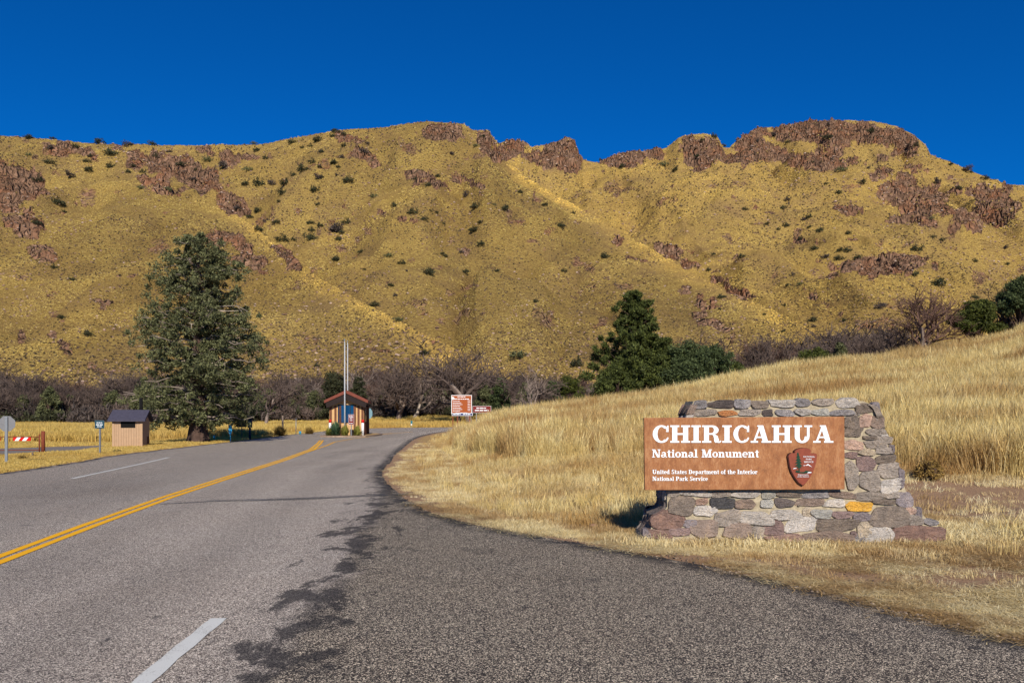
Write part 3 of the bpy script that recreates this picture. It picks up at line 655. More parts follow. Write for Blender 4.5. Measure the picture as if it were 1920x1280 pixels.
STN = [(503,112,72,45,'b'),(612,108,138,42,'d'),(732,108,95,48,'b'),(828,110,96,40,'w'),(950,107,128,42,'l'),(1060,100,90,42,'b'),(1172,98,115,38,'g'),(1305,103,122,55,'l'),(1408,130,112,52,'w'),(1460,125,40,50,'v'),
 (458,160,32,32,'n'),(530,156,118,35,'g'),(655,158,105,32,'o'),(775,155,112,36,'g'),(867,156,56,34,'d'),(960,157,104,36,'b'),(1062,153,95,36,'l'),(1155,152,92,36,'e'),(1272,154,132,32,'b'),(1352,160,40,26,'g'),
 (1328,208,82,76,'w'),(1402,198,66,70,'p'),(1472,203,72,72,'n'),(1338,256,100,58,'w'),(1457,260,112,40,'g'),(1425,292,80,20,'w'),(1505,302,86,44,'g'),(1335,330,106,54,'p'),(1455,326,118,46,'g'),(1322,386,68,38,'u'),(1408,370,92,36,'t'),(1508,363,94,38,'g'),(1545,350,26,40,'v'),
 (1410,432,108,78,'u'),(1515,408,112,50,'w'),(1325,495,76,156,'g'),(1425,527,112,112,'g'),(1530,470,132,76,'g'),(1543,552,122,80,'l'),(1598,510,28,110,'v'),(1428,610,160,50,'g'),(1545,602,76,38,'g'),(1617,628,92,82,'v'),(1507,641,140,28,'w'),
 (358,598,64,30,'g'),(430,594,78,24,'l'),(513,597,96,30,'l'),(614,600,104,34,'g'),(750,600,158,34,'l'),(872,605,76,36,'e'),(985,600,132,28,'w'),(1130,602,142,36,'b'),(1272,602,142,36,'n'),
 (395,665,150,102,'w'),(512,640,68,34,'p'),(625,648,130,56,'k'),(752,653,116,50,'n'),(867,650,72,44,'e'),(963,647,102,48,'d'),(1100,645,146,42,'n'),(1230,648,112,42,'l'),(1366,667,138,50,'y'),
 (330,738,172,100,'r'),(530,690,128,52,'l'),(652,730,136,86,'g'),(810,727,168,76,'l'),(970,712,170,52,'l'),(1082,696,52,50,'t'),(1165,708,114,50,'e'),(1277,712,112,38,'u'),(1386,722,96,48,'v'),(1535,724,206,112,'w'),(1650,692,52,44,'p'),(1692,700,36,54,'v'),(1672,740,86,56,'g'),(1762,752,84,34,'b'),
 (442,762,78,46,'v'),(282,817,134,46,'r'),(392,805,110,48,'u'),(520,790,148,98,'n'),(705,800,148,84,'n'),(815,808,76,64,'g'),(907,780,112,82,'u'),(1050,762,164,80,'l'),(1250,770,214,72,'w'),(1400,788,82,92,'t'),(1480,814,148,114,'l'),(970,838,206,44,'r'),(1200,832,262,66,'n'),(1370,842,58,60,'b'),(1692,820,272,92,'r'),(1335,815,32,30,'u'),(1590,690,20,14,'l'),(210,812,40,50,'v'),(1040,660,14,10,'g')]
for _k, _c in list(TN.items()):
    _l = .3 * _c[0] + .6 * _c[1] + .1 * _c[2]; _f = .12 if _k in 'oy' else .50
    TN[_k] = tuple((q * (1 - _f) + _l * (1.07, 1.0, .92)[i] * _f) * 1.12 + 6 for i, q in enumerate(_c))
def stone_mesh(stones, frame, seed=1):
    """rounded flat-faced stones; frame(u, v, out) gives the world point"""
    r = np.random.RandomState(seed); V = []; Fs = []; T = []
    for cu, cv, w, h, key in stones:
        w *= 1.06; h *= 1.05
        n = 30; base = len(V); ex = r.uniform(3.2, 7.0); ph = r.rand(4) * 6.28; am = r.rand(4) * .045
        skew = r.uniform(-.2, .2); tap = r.uniform(-.18, .18); rot = r.uniform(-.05, .05)
        pr = r.uniform(.014, .030); cuts = [(r.rand() * 6.28, r.uniform(.84, 1.0)) for _ in range(r.randint(2, 5))]
        jt_ = r.uniform(-12, 12)
        col = np.array(lin(*[min(255, max(0, q + jt_)) for q in TN[key]]))
        lean = r.uniform(-.012, .012)
        for s, out in ((1.03, -.07), (1.0, pr * .35), (.965, pr * .9), (.90, pr), (.6, pr * 1.0), (.3, pr * 1.05)):
            for k in range(n):
                a = 2 * math.pi * k / n; ca, sa = math.cos(a), math.sin(a)
                q = (abs(ca) ** ex + abs(sa) ** ex) ** (-1 / ex)
                for ph_, c_ in cuts:
                    if math.cos(a - ph_) > .05: q = min(q, c_ / math.cos(a - ph_))
                q *= 1.02 + sum(am[j] * math.sin((j + 2) * a + ph[j]) for j in range(4)) + r.uniform(-.012, .012)
                x = ca * q * s; y = sa * q * s; x2 = x * (1 + tap * y) + skew * y * min(1, h / w); y2 = y * (1 + tap * .8 * x)
                x2, y2 = x2 * w / 2, y2 * h / 2
                x3 = x2 * math.cos(rot) - y2 * math.sin(rot); y3 = x2 * math.sin(rot) + y2 * math.cos(rot)
                V.append(frame(cu + x3, cv + y3, out + lean * x + (r.uniform(-.006, .006) if s < .95 else 0))); T.append(col)
        V.append(frame(cu, cv, pr * 1.1)); T.append(col)
        for ri in range(5):
            for k in range(n):
                a = base + ri * n + k; b2 = base + ri * n + (k + 1) % n
                Fs.append([a, a + n, b2 + n, b2])
        for k in range(n): Fs.append([base + 5 * n + k, base + 6 * n, base + 5 * n + (k + 1) % n])
    return V, Fs, T
def front(u, v, out):
    X, z = wall_pt(u, v); return (X, float(wall_y(z)) - out, z)
OUT_L = [(100, 462), (140, 440), (170, 430), (585, 322), (620, 318), (690, 318), (700, 248), (780, 236), (835, 190), (885, 186)]
OUT_R = [(86, 1380), (110, 1450), (135, 1478), (200, 1500), (300, 1532), (400, 1566), (500, 1600), (600, 1640), (665, 1672), (690, 1712), (735, 1740), (765, 1800), (800, 1828), (885, 1834)]
WD = 10.84
mon = empty('entrance_sign', (3.5, 10.5, 0.0))
tag(mon, 'long orange-brown entrance sign with big white lettering in a mixed field-stone wall', 'entrance sign')
def local(o):
    o.parent = mon; o.matrix_parent_inverse = Matrix.Translation(-mon.location); return o
mb = MB(); rows = np.linspace(92, 885, 34); L_ = []; 
for vv in rows:
    ul = np.interp(vv, [a for a, _ in OUT_L], [c for _, c in OUT_L]) + 5; ur = np.interp(vv, [a for a, _ in OUT_R], [c for _, c in OUT_R]) - 6
    top = 0 if vv > 100 else 0
    xl_, z = wall_pt(ul, vv); xr_, _ = wall_pt(ur, vv); L_.append((xl_, xr_, z))
V = []; NX = 30
for xl_, xr_, z in L_:
    for k in range(NX + 1): V.append((xl_ + (xr_ - xl_) * k / NX, float(wall_y(z)) + .004, z))
    for k in range(NX + 1): V.append((xr_ + (xl_ - xr_) * k / NX, WD - .02 * z, z))
W2 = 2 * (NX + 1); nR = len(L_)
Fs = [[i * W2 + k, (i + 1) * W2 + k, (i + 1) * W2 + (k + 1) % W2, i * W2 + (k + 1) % W2] for i in range(nR - 1) for k in range(W2)]
Fs.append(list(range(W2))); Fs.append([(nR - 1) * W2 + k for k in range(W2)][::-1])
body = mk('mortar_core', V, Fs, m_mortar); local(body)
V, Fs, T = stone_mesh(STN, front, 4)
# the two ends and the back carry stones too
r = np.random.RandomState(8)
def end_frame(side):
    def f(u, v, out):
        z = v; e = np.interp(z, [q[2] for q in L_[::-1]], [q[0 if side < 0 else 1] for q in L_[::-1]])
        return (e + side * out, u, z)
    return f
def back_frame(u, v, out): return (u, WD - .02 * v + out, v)
keys = list('gbwdlnuvr')
def add_st(st, fr, seed):
    global V, Fs, T
    v2, f2, t2 = stone_mesh(st, fr, seed); n = len(V); V += v2; Fs += [[i + n for i in q] for q in f2]; T += t2
for side in (-1, 1):
    st = []; z = .08
    while z < 1.66:
        h = min(r.uniform(.13, .24), 1.76 - z); y = 10.26
        while y < 10.8:
            w = r.uniform(.14, .3); w = min(w, 10.84 - y)
            st.append((y + w / 2, z + h / 2, w * .92, h * .9, keys[r.randint(len(keys))])); y += w
        z += h
    add_st(st, end_frame(side), 20 + side)
st = []; z = .06
while z < 1.66:
    h = min(r.uniform(.13, .24), 1.76 - z); a = np.interp(z + h / 2, [q[2] for q in L_[::-1]], [q[0] for q in L_[::-1]]); e = np.interp(z + h / 2, [q[2] for q in L_[::-1]], [q[1] for q in L_[::-1]]); x = a
    while x < e - .08:
        w = min(r.uniform(.2, .45), e - x); st.append((x + w / 2, z + h / 2, w * .94, h * .9, keys[r.randint(len(keys))])); x += w
    z += h
add_st(st, back_frame, 33)
# cap stones bridging the top of the wall
st = []; x = 2.42
def top_frame(u, v, out): return (u, v, L_[0][2] - .035 + out * .5)
while x < 4.3:
    w = r.uniform(.25, .5)
    st.append((x + w / 2, 10.46, w * .95, .24, keys[r.randint(len(keys))])); st.append((x + w / 2 + .05, 10.71, w * .95, .24, keys[r.randint(len(keys))])); x += w
add_st(st, top_frame, 35)
stonework = mk('stone_facing', V, Fs, m_stone, attrs={'tone': ('FLOAT_COLOR', np.array(T, np.float32))}, smooth=False); local(stonework)

# panel
PY = 10.105; PYB = 10.165
def pz(px, py, Y=PY): return ((px - CX) / F * Y, EYE + (HY - py) / F * Y)
m_panel, nt, b = new_mat('weathered_orange_board')
v = coord(nt, 'object', (1, 1, .55)); n = noise(nt, v, 9, 7, .7, .3); n2 = noise(nt, coord(nt, 'object', (3, 1, .8)), 22, 4, .7); n3 = noise(nt, coord(nt, 'object', (1.5, 1, .5)), 14, 5, .8, .8)
c = ramp(nt, n, [(.3, lin(122, 80, 52)), (.5, lin(154, 104, 66)), (.7, lin(176, 132, 94))])
c = mixc(nt, ramp(nt, n3, [(.62, g1(0)), (.72, g1(.45))]), c, lin(214, 166, 128))
c = mixc(nt, ramp(nt, n3, [(.28, g1(.45)), (.38, g1(0))]), c, lin(146, 74, 40))
c = mixc(nt, ramp(nt, n2, [(.35, g1(.55)), (.55, g1(0))]), c, lin(124, 74, 48)); c = mixc(nt, ramp(nt, noise(nt, coord(nt, 'object', (4, 1, 1.2)), 30, 3, .7), [(.60, g1(0)), (.70, g1(.5))]), c, lin(206, 160, 122))
nt.links.new(c, b.inputs['Base Color']); b.inputs['Roughness'].default_value = .75; bump(nt, b, n2, .35, .01)
m_face = simple('dark_board_edge', lin(92, 52, 34), .8, .2, 20)
(xa, za), (xb, zb) = pz(1207.5, 783), pz(1583.5, 780.5); (xa2, za2), (xb2, zb2) = pz(1209, 918.5), pz(1584, 917)
poly = [(xa, za), (xb, zb), (xb2, zb2), (xa2, za2)]
o = MB().prism(poly, PY, PYB).build('sign_panel', m_panel, bevel=.006); panel = local(o)
def sub(o, par=None):
    o.parent = par or panel; o.matrix_parent_inverse = Matrix.Translation(-mon.location) if False else (par or panel).matrix_world.inverted(); return o
# fixings that hold the panel off the wall
bpy.context.view_layer.update()
mbk = MB()
for q in (0.86, 1.2, 1.5): mbk.box(2.5, 4.05, PYB + .001, PYB + .18, q, q + .03)
local(mbk.build('mounting_rails', m_face))

# lettering: a small slab-serif alphabet built from strokes
def G(**k): return k
def ring(cx, cy, rx, ry, wx, wy, a0, a1): return ('A', cx, cy, rx, ry, wx, wy, a0, a1)
def bar(x0, x1, y0, y1): return ('P', [(x0, y0), (x1, y0), (x1, y1), (x0, y1)])
def dia(x0, y0, x1, y1, w): return ('P', [(x0 - w / 2, y0), (x0 + w / 2, y0), (x1 + w / 2, y1), (x1 - w / 2, y1)])
SF = .10
GL = {
 'C': (.92, [ring(.50, .5, .45, .51, .24, .10, 48, 312), ('P', [(.74, .62), (.86, .62), (.86, .99), (.80, .99)]), ('P', [(.70, .80), (.86, .66), (.86, .80), (.76, .90)]), ring(.66, .30, .20, .22, .08, .09, -75, 0)]),
 'H': (1.08, [bar(.13, .39, 0, 1), bar(.69, .95, 0, 1), bar(.03, .49, 0, SF), bar(.59, 1.05, 0, SF), bar(.03, .49, 1 - SF, 1), bar(.59, 1.05, 1 - SF, 1), bar(.38, .70, .45, .55)]),
 'I': (.56, [bar(.15, .41, 0, 1), bar(.04, .52, 0, SF), bar(.04, .52, 1 - SF, 1)]),
 'R': (1.03, [bar(.13, .38, 0, 1), bar(.03, .50, 0, SF), bar(.03, .55, 1 - SF, 1), bar(.37, .55, .46, .55), ring(.53, .73, .35, .27, .24, .10, -90, 90), ('P', [(.50, .50), (.64, .50), (.82, .40), (.88, .22), (.90, .12), (.74, -.01), (.66, .06), (.64, .26), (.60, .42)]), ring(.88, .12, .14, .13, .06, .08, 180, 360)]),
 'A': (1.08, [dia(.20, .05, .52, 1, .10), dia(.80, .0, .53, 1, .27), bar(.28, .74, .27, .36), bar(.02, .40, 0, SF), bar(.58, 1.06, 0, SF), bar(.36, .62, .92, 1)]),
 'U': (1.06, [bar(.13, .38, .34, 1), bar(.76, .89, .34, 1), bar(.03, .49, 1 - SF, 1), bar(.62, 1.03, 1 - SF, 1), ring(.51, .36, .38, .38, .25, .12, 180, 360)]),
 'N': (1.08, [bar(.14, .26, 0, 1), bar(.82, .94, 0, 1), dia(.80, 0, .26, 1, .28), bar(.03, .38, 0, SF), bar(.03, .30, 1 - SF, 1), bar(.70, 1.05, 1 - SF, 1)]),
 'M': (1.30, [bar(.14, .25, 0, 1), bar(.90, 1.15, 0, 1), dia(.60, 0, .27, 1, .26), dia(.60, 0, .98, 1, .12), bar(.03, .38, 0, SF), bar(.78, 1.27, 0, SF), bar(.03, .28, 1 - SF, 1), bar(.94, 1.27, 1 - SF, 1)]),
 'D': (1.0, [bar(.13, .38, 0, 1), bar(.03, .5, 0, SF), bar(.03, .5, 1 - SF, 1), ring(.48, .5, .46, .5, .26, .10, -90, 90)]),
 'P': (.95, [bar(.13, .38, 0, 1), bar(.03, .50, 0, SF), bar(.03, .55, 1 - SF, 1), bar(.37, .55, .42, .51), ring(.53, .71, .36, .29, .25, .10, -90, 90)]),
 'S': (.78, [ring(.39, .74, .31, .27, .20, .10, 40, 270), ring(.39, .27, .33, .28, .22, .11, -140, 90), bar(.62, .70, .68, .98), bar(.06, .14, .02, .34)]),
 'a': (.74, [bar(.42, .62, .08, .46), ring(.36, .46, .26, .23, .18, .10, 0, 160), ring(.28, .19, .25, .20, .16, .09, 30, 330), bar(.60, .76, 0, .10)]),
 't': (.52, [bar(.16, .36, .14, .88), bar(.02, .48, .60, .69), ring(.33, .17, .17, .18, .17, .09, 180, 340)]),
 'i': (.46, [bar(.14, .34, 0, .68), bar(.02, .46, 0, .09), bar(.02, .2, .59, .68), ring(.24, .87, .12, .12, .119, .119, 0, 360)]),
 'o': (.72, [ring(.36, .34, .34, .35, .20, .09, 0, 360)]),
 'n': (.84, [bar(.12, .32, 0, .68), bar(.52, .72, 0, .45), bar(.02, .42, 0, .09), bar(.44, .82, 0, .09), bar(.02, .2, .59, .68), ring(.50, .42, .22, .27, .20, .12, 0, 150)]),
 'l': (.46, [bar(.13, .33, 0, 1), bar(.02, .45, 0, .09), bar(.02, .2, .91, 1)]),
 'u': (.84, [bar(.10, .30, .24, .68), bar(.52, .72, 0, .68), bar(0, .2, .59, .68), bar(.42, .6, .59, .68), bar(.66, .84, 0, .09), ring(.33, .25, .23, .26, .20, .12, 180, 320)]),
 'm': (1.22, [bar(.12, .32, 0, .68), bar(.51, .71, 0, .45), bar(.90, 1.10, 0, .45), bar(.02, .42, 0, .09), bar(.44, .80, 0, .09), bar(.84, 1.2, 0, .09), bar(.02, .2, .59, .68), ring(.50, .42, .21, .27, .20, .12, 0, 150), ring(.89, .42, .21, .27, .20, .12, 0, 150)]),
 'e': (.68, [ring(.35, .34, .33, .35, .20, .09, 0, 315), bar(.15, .66, .31, .39)]),
 'd': (.80, [bar(.46, .66, 0, 1), bar(.34, .5, .91, 1), bar(.62, .8, 0, .09), ring(.34, .33, .31, .34, .20, .09, 40, 320)]),
 's': (.60, [ring(.30, .50, .24, .19, .16, .08, 30, 270), ring(.30, .19, .25, .20, .16, .09, -150, 90), bar(.48, .54, .44, .66), bar(.05, .11, .02, .24)]),
 'p': (.80, [bar(.13, .33, -.3, .68), bar(.02, .46, -.3, -.21), bar(.02, .2, .59, .68), ring(.45, .34, .31, .34, .20, .09, -140, 140)]),
 'r': (.64, [bar(.12, .32, 0, .68), bar(.02, .46, 0, .09), bar(.02, .2, .59, .68), ring(.48, .46, .17, .22, .10, .12, 30, 170), ring(.54, .54, .09, .09, .089, .089, 0, 360)]),
 'f': (.50, [bar(.14, .34, 0, .80), bar(.02, .48, 0, .09), bar(.02, .46, .60, .69), ring(.36, .80, .20, .20, .18, .10, 40, 180)]),
 'h': (.84, [bar(.12, .32, 0, 1), bar(.52, .72, 0, .45), bar(.02, .42, 0, .09), bar(.44, .82, 0, .09), bar(.02, .2, .91, 1), ring(.50, .42, .22, .27, .20, .12, 0, 150)]),
 'k': (.84, [bar(.12, .32, 0, 1), bar(.02, .42, 0, .09), bar(.02, .2, .91, 1), dia(.32, .28, .62, .66, .10), dia(.66, .02, .42, .42, .20), bar(.5, .84, 0, .09), bar(.48, .8, .59, .68)]),
 'v': (.76, [dia(.38, 0, .20, .66, .20), dia(.38, 0, .60, .66, .10), bar(.02, .38, .59, .68), bar(.46, .76, .59, .68)]),
 'c': (.64, [ring(.34, .34, .32, .35, .20, .09, 45, 315), ring(.52, .52, .09, .09, .089, .089, 0, 360)]),
 ' ': (.42, [])}
def lettering(name, text, x0, x1, zbase, cap, mat, y=PY - .006, depth=.02, track=.0):
    adv = sum(GL[ch][0] + track for ch in text); sx = (x1 - x0) / adv; mb = MB(); x = 0; k = 0
    for ch in text:
        w, prims = GL[ch]
        for p in prims:
            yy = y - .00012 * (k % 9); k += 1
            if p[0] == 'P': mb.prism([(x0 + (x + a) * sx, zbase + c_ * cap) for a, c_ in p[1]], yy, yy + depth)
            else:
                _, cx, cy, rx, ry, wx, wy, a0, a1 = p; n = max(6, int(abs(a1 - a0) / 12)); A = [math.radians(a0 + (a1 - a0) * i / n) for i in range(n + 1)]
                for i in range(n):
                    q = [(cx + rx * math.cos(A[i]), cy + ry * math.sin(A[i])), (cx + rx * math.cos(A[i + 1]), cy + ry * math.sin(A[i + 1])), (cx + (rx - wx) * math.cos(A[i + 1]), cy + (ry - wy) * math.sin(A[i + 1])), (cx + (rx - wx) * math.cos(A[i]), cy + (ry - wy) * math.sin(A[i]))]
                    mb.prism([(x0 + (x + a) * sx, zbase + c_ * cap) for a, c_ in q][::-1], yy, yy + depth)
        x += w + track
    return mb.build(name, mat)
m_white = simple('white_letter_paint', lin(226, 232, 236), .6, .04, 30)
def line(name, text, pxa, pxb, pyb, pyt):
    (a, zb_), (b_, zt_) = pz(pxa, pyb), pz(pxb, pyt); tot = sum(GL[ch][0] for ch in text); x = 0
    for wd in text.split(' '):
        w = sum(GL[ch][0] for ch in wd); sub(lettering(name, wd, a + (b_ - a) * x / tot, a + (b_ - a) * (x + w) / tot, zb_, zt_ - zb_, m_white)); x += w + GL[' '][0]
line('title_lettering', 'CHIRICAHUA', 1222, 1563, 829.5, 797)
line('name_lettering', 'National Monument', 1222, 1423, 857, 842)
line('department_lettering', 'United States Department of the Interior', 1223, 1420, 888, 880)
line('service_lettering', 'National Park Service', 1223, 1327, 900.7, 892.8)

# arrowhead emblem: coordinates read off a 1629x1280 enlargement of the panel corner
def ez(u, v, Y=PY): return pz(1440 + u / 11.636, 820 + v / 11.636, Y)
m_eb = simple('arrowhead_red_brown', lin(126, 62, 44), .6, .15, 25); m_edk = simple('arrowhead_dark_edge', lin(56, 22, 14), .7, .1, 25)
ah = [(740, 1045), (640, 985), (560, 880), (480, 740), (440, 610), (425, 500), (405, 400), (430, 350), (480, 325), (535, 330), (560, 305), (545, 285), (600, 245), (680, 222), (760, 215), (850, 225), (910, 255), (925, 290), (905, 315), (925, 335), (1000, 335), (1045, 350), (1055, 400), (1040, 500), (1015, 620), (960, 760), (890, 890), (810, 990)]
dark = [ez(u - 6, v + 3) for u, v in ah]; face = [ez(u + 8 * (1 if u < 740 else -.2), v - 4) for u, v in ah]
em = MB().prism(dark[::-1] if False else dark, PY - .030, PY - .001).build('arrowhead_emblem', m_edk); sub(em)
em2 = MB().prism([((x - face[0][0]) * .97 + face[0][0] + .001, (z - face[0][1]) * .975 + face[0][1] + .004) for x, z in face], PY - .036, PY - .029).build('arrowhead_face', m_eb); sub(em2)
m_grn = simple('emblem_green', lin(16, 56, 40), .7, .3, 30)
mb = MB(); ye = PY - .039
for i, (w_, v0, v1) in enumerate([(26, 320, 372), (44, 360, 440), (62, 425, 500), (76, 480, 560), (84, 545, 625), (60, 610, 660)]):
    sh = -12 + 5 * i
    mb.prism([ez(640 + sh - w_, v1), ez(640 + sh + w_, v1 - 8), ez(640 + sh + 8, v0), ez(640 + sh - 8, v0)], ye - .0003 * i, PY - .035)
mb.prism([ez(640, 740), ez(668, 740), ez(664, 640), ez(644, 640)], ye - .002, PY - .035)
mb.prism([ez(570, 740), ez(620, 760), ez(760, 775), ez(830, 765), ez(925, 745), ez(880, 725), ez(800, 715), ez(760, 745), ez(680, 745), ez(600, 705)], ye - .0026, PY - .035)
sub(mb.build('tree_and_ground_mark', m_grn))
mb = MB()
mb.prism([ez(745, 600), ez(760, 612), ez(800, 600), ez(828, 608), ez(850, 590), ez(872, 610), ez(905, 622), ez(945, 645), ez(890, 600), ez(848, 568), ez(820, 590), ez(790, 598)], ye, PY - .035)
mb.prism([ez(825, 768), ez(915, 765), ez(925, 748), ez(860, 742)], ye - .003, PY - .035)
sub(mb.build('white_peak_mark', m_white)); mb = MB()
mb.prism([ez(520, 680), ez(600, 668), ez(596, 658), ez(545, 660)], ye - .0006, PY - .035)
sub(mb.build('white_peak_mark', m_white))
def sans(name, text, ucen, vbase, cap_v, width_u, mat, yy):
    cu = bpy.data.curves.new(name, 'FONT'); cu.body = text; cu.align_x = 'CENTER'; cu.size = 1.0; cu.extrude = .01
    t = bpy.data.objects.new(name, cu); COL.objects.link(t); bpy.context.view_layer.update()
    dg = bpy.context.evaluated_depsgraph_get(); me = bpy.data.meshes.new_from_object(t.evaluated_get(dg)); bpy.data.objects.remove(t)
    co = np.array([v_.co[:] for v_ in me.vertices]); w = co[:, 0].max() - co[:, 0].min(); h = .70
    (xc, zb_), (x1, zt_) = ez(ucen, vbase), ez(ucen + width_u / 2, vbase - cap_v)
    kx = (x1 - xc) * 2 / w; kz = (zt_ - zb_) / h; mid = (co[:, 0].max() + co[:, 0].min()) / 2
    nv = np.stack([xc + (co[:, 0] - mid) * kx, yy - co[:, 2] * .1, zb_ + co[:, 1] * kz], 1)
    me.vertices.foreach_set('co', nv.ravel().astype(np.float32)); me.update(); me.materials.clear(); me.materials.append(mat)
    o = bpy.data.objects.new(name, me); COL.objects.link(o); return o
for txt, uc, vb, cp, wd in (('NATIONAL', 872, 428, 32, 250), ('PARK', 868, 484, 34, 128), ('SERVICE', 862, 542, 34, 205), ('Department', 744, 815, 26, 225), ('of the Interior', 744, 856, 26, 260)):
    sub(sans('emblem_lettering', txt, uc, vb, cp, wd, m_white, ye))

# ------------------------------------------------------------------ small buildings and roadside furniture
def paintm(name, c, rough=.6): return simple(name, c, rough, .12, 14, 0, .002)
m_tan = simple('tan_siding', lin(196, 158, 110), .8, .1, 5, 0, .004); m_brown = simple('brown_batten', lin(104, 66, 46), .8, .2, 8)
m_roofr = simple('red_brown_roof', lin(112, 58, 44), .7, .2, 4, 0, .01); m_fascia = simple('dark_fascia', lin(38, 28, 26), .8, .2, 6)
m_galv = simple('galvanised_steel', lin(128, 132, 136), .45, .12, 20, .5); m_white2 = paintm('white_pipe_paint', lin(226, 226, 226)); m_red = paintm('red_band_paint', lin(196, 22, 18)); m_rust = simple('rusty_pipe', lin(118, 60, 40), .85, .3, 18, 0, .003)
m_signbr = paintm('brown_sign_face', lin(150, 74, 26)); m_signmar = paintm('maroon_sign_face', lin(110, 28, 24)); m_signnavy = paintm('navy_sign_face', lin(24, 34, 92)); m_signteal = paintm('dark_teal_sign_face', lin(14, 60, 74)); m_tealpost = paintm('teal_post_paint', lin(26, 108, 122)); m_blue = paintm('blue_marker_paint', lin(40, 130, 176)); m_darkbl = paintm('dark_blue_box_paint', lin(12, 40, 60)); m_greyb = simple('bare_aluminium', lin(118, 118, 120), .5, .12, 18, .3); m_wood = simple('weathered_wood', lin(110, 96, 84), .9, .25, 10)
m_glass, nt, b = new_mat('window_glass'); b.inputs['Base Color'].default_value = lin(10, 52, 92); b.inputs['Roughness'].default_value = .08; b.inputs['Specular IOR Level'].default_value = .9
m_dark = simple('dark_opening', lin(10, 9, 9), .9, .1, 5)

# fee booth
bx, by = (650 - CX) / F * 62.5, 62.5
booth = empty('fee_booth', (bx, by, .12), math.radians(7))
tag(booth, 'small tan and brown ranger fee booth with red-brown gable roof standing on the road island', 'booth')
WX, WY, EH, RH = 1.32, 2.1, 2.42, 3.2
mb = MB(); mb.v = []; 
mb.prism([(-WX, 0), (WX, 0), (WX, EH), (0, RH - .12), (-WX, EH)], 0, WY * 2)
mb.build('wall', m_tan, booth)
mb = MB()
for x in (-1.22, -.86, -.5, .62, .92, 1.22): mb.box(x - .085, x + .085, -.045, -.002, 0, 2.3 if abs(x) < 1.3 else 2.2)
for y in np.arange(.2, 4.1, .42): mb.box(WX + .002, WX + .04, y, y + .15, 0, EH - .1); mb.box(-WX - .04, -WX - .002, y, y + .15, 0, EH - .1)
mb.build('battens', m_brown, booth)
for s in (-1, 1):
    P = [(0, RH + .06), (s * 1.68, EH + .08), (s * 1.68, EH + .30), (0, RH + .32)]
    mb = MB().prism(P if s > 0 else P[::-1], -.55, WY * 2 + .6); mb.build('roof', m_roofr, booth)
mb = MB()
for s in (-1, 1): P = [(0, RH + .058), (s * 1.56, EH + .104), (s * 1.5, EH - .30), (0, RH - .44)]; mb.prism(P if s < 0 else P[::-1], -.48, -.40)
mb.build('fascia', m_fascia, booth)
mb = MB()
for s in (-1, 1): mb.box(min(s * 1.50, s * 1.58), max(s * 1.50, s * 1.58), -.36, WY * 2 + .5, EH - .08, EH + .09)
mb.build('eave_beam', m_fascia, booth)
win = MB().box(-.68, .72, -.03, .01, .95, 2.38).build('window', m_fascia, booth)
for i, (a, c_) in enumerate(((-.62, -.20), (-.15, .25), (.30, .66))): MB().box(a, c_, -.045, -.031, 1.0, 2.33).build('pane', m_glass, win)
win = MB().box(WX + .001, WX + .05, 1.2, 2.4, 1.0, 2.1).build('window', m_fascia, booth); MB().box(WX + .05, WX + .06, 1.25, 2.35, 1.05, 2.05).build('pane', m_glass, win)
MB().tube([(1.55, .1, 2.2), (1.55, .1, 2.35)], [.09, .06], 8).build('lamp', m_dark, booth)
MB().box(1.25, 1.5, 4.2, 4.4, 0, 2.4).build('corner_post', m_brown, booth)
# island with a kerb
cu = [( -14.6, 60.6), (-13.6, 60.0), (-12.2, 60.1), (-11.2, 61.0), (-10.85, 63), (-10.9, 67.0), (-11.6, 69.5), (-13.2, 69.8), (-14.4, 68), (-14.9, 64)]
def loop(pts, k): c_ = np.mean(pts, 0); return [tuple(c_ + (np.array(p) - c_) * k) for p in pts]
mb = MB(); n = len(cu); o1 = [(x, y, -.05) for x, y in cu]; o2 = [(x, y, .13) for x, y in cu]; o3 = [(x, y, .13) for x, y in loop(cu, .93)]; o4 = [(x, y, .10) for x, y in loop(cu, .925)]
mb.add(o1 + o2 + o3 + o4, [[r_ * n + k, r_ * n + (k + 1) % n, (r_ + 1) * n + (k + 1) % n, (r_ + 1) * n + k] for r_ in range(3) for k in range(n)])
kerb = mb.build('island_kerb', simple('stony_kerb', lin(142, 122, 104), .95, .35, 5, 0, .03)); tag(kerb, kind='structure')
tag(MB().add([(x, y, .11) for x, y in loop(cu, .928)], [list(range(n))]).build('island_earth', m_ground), kind='structure')

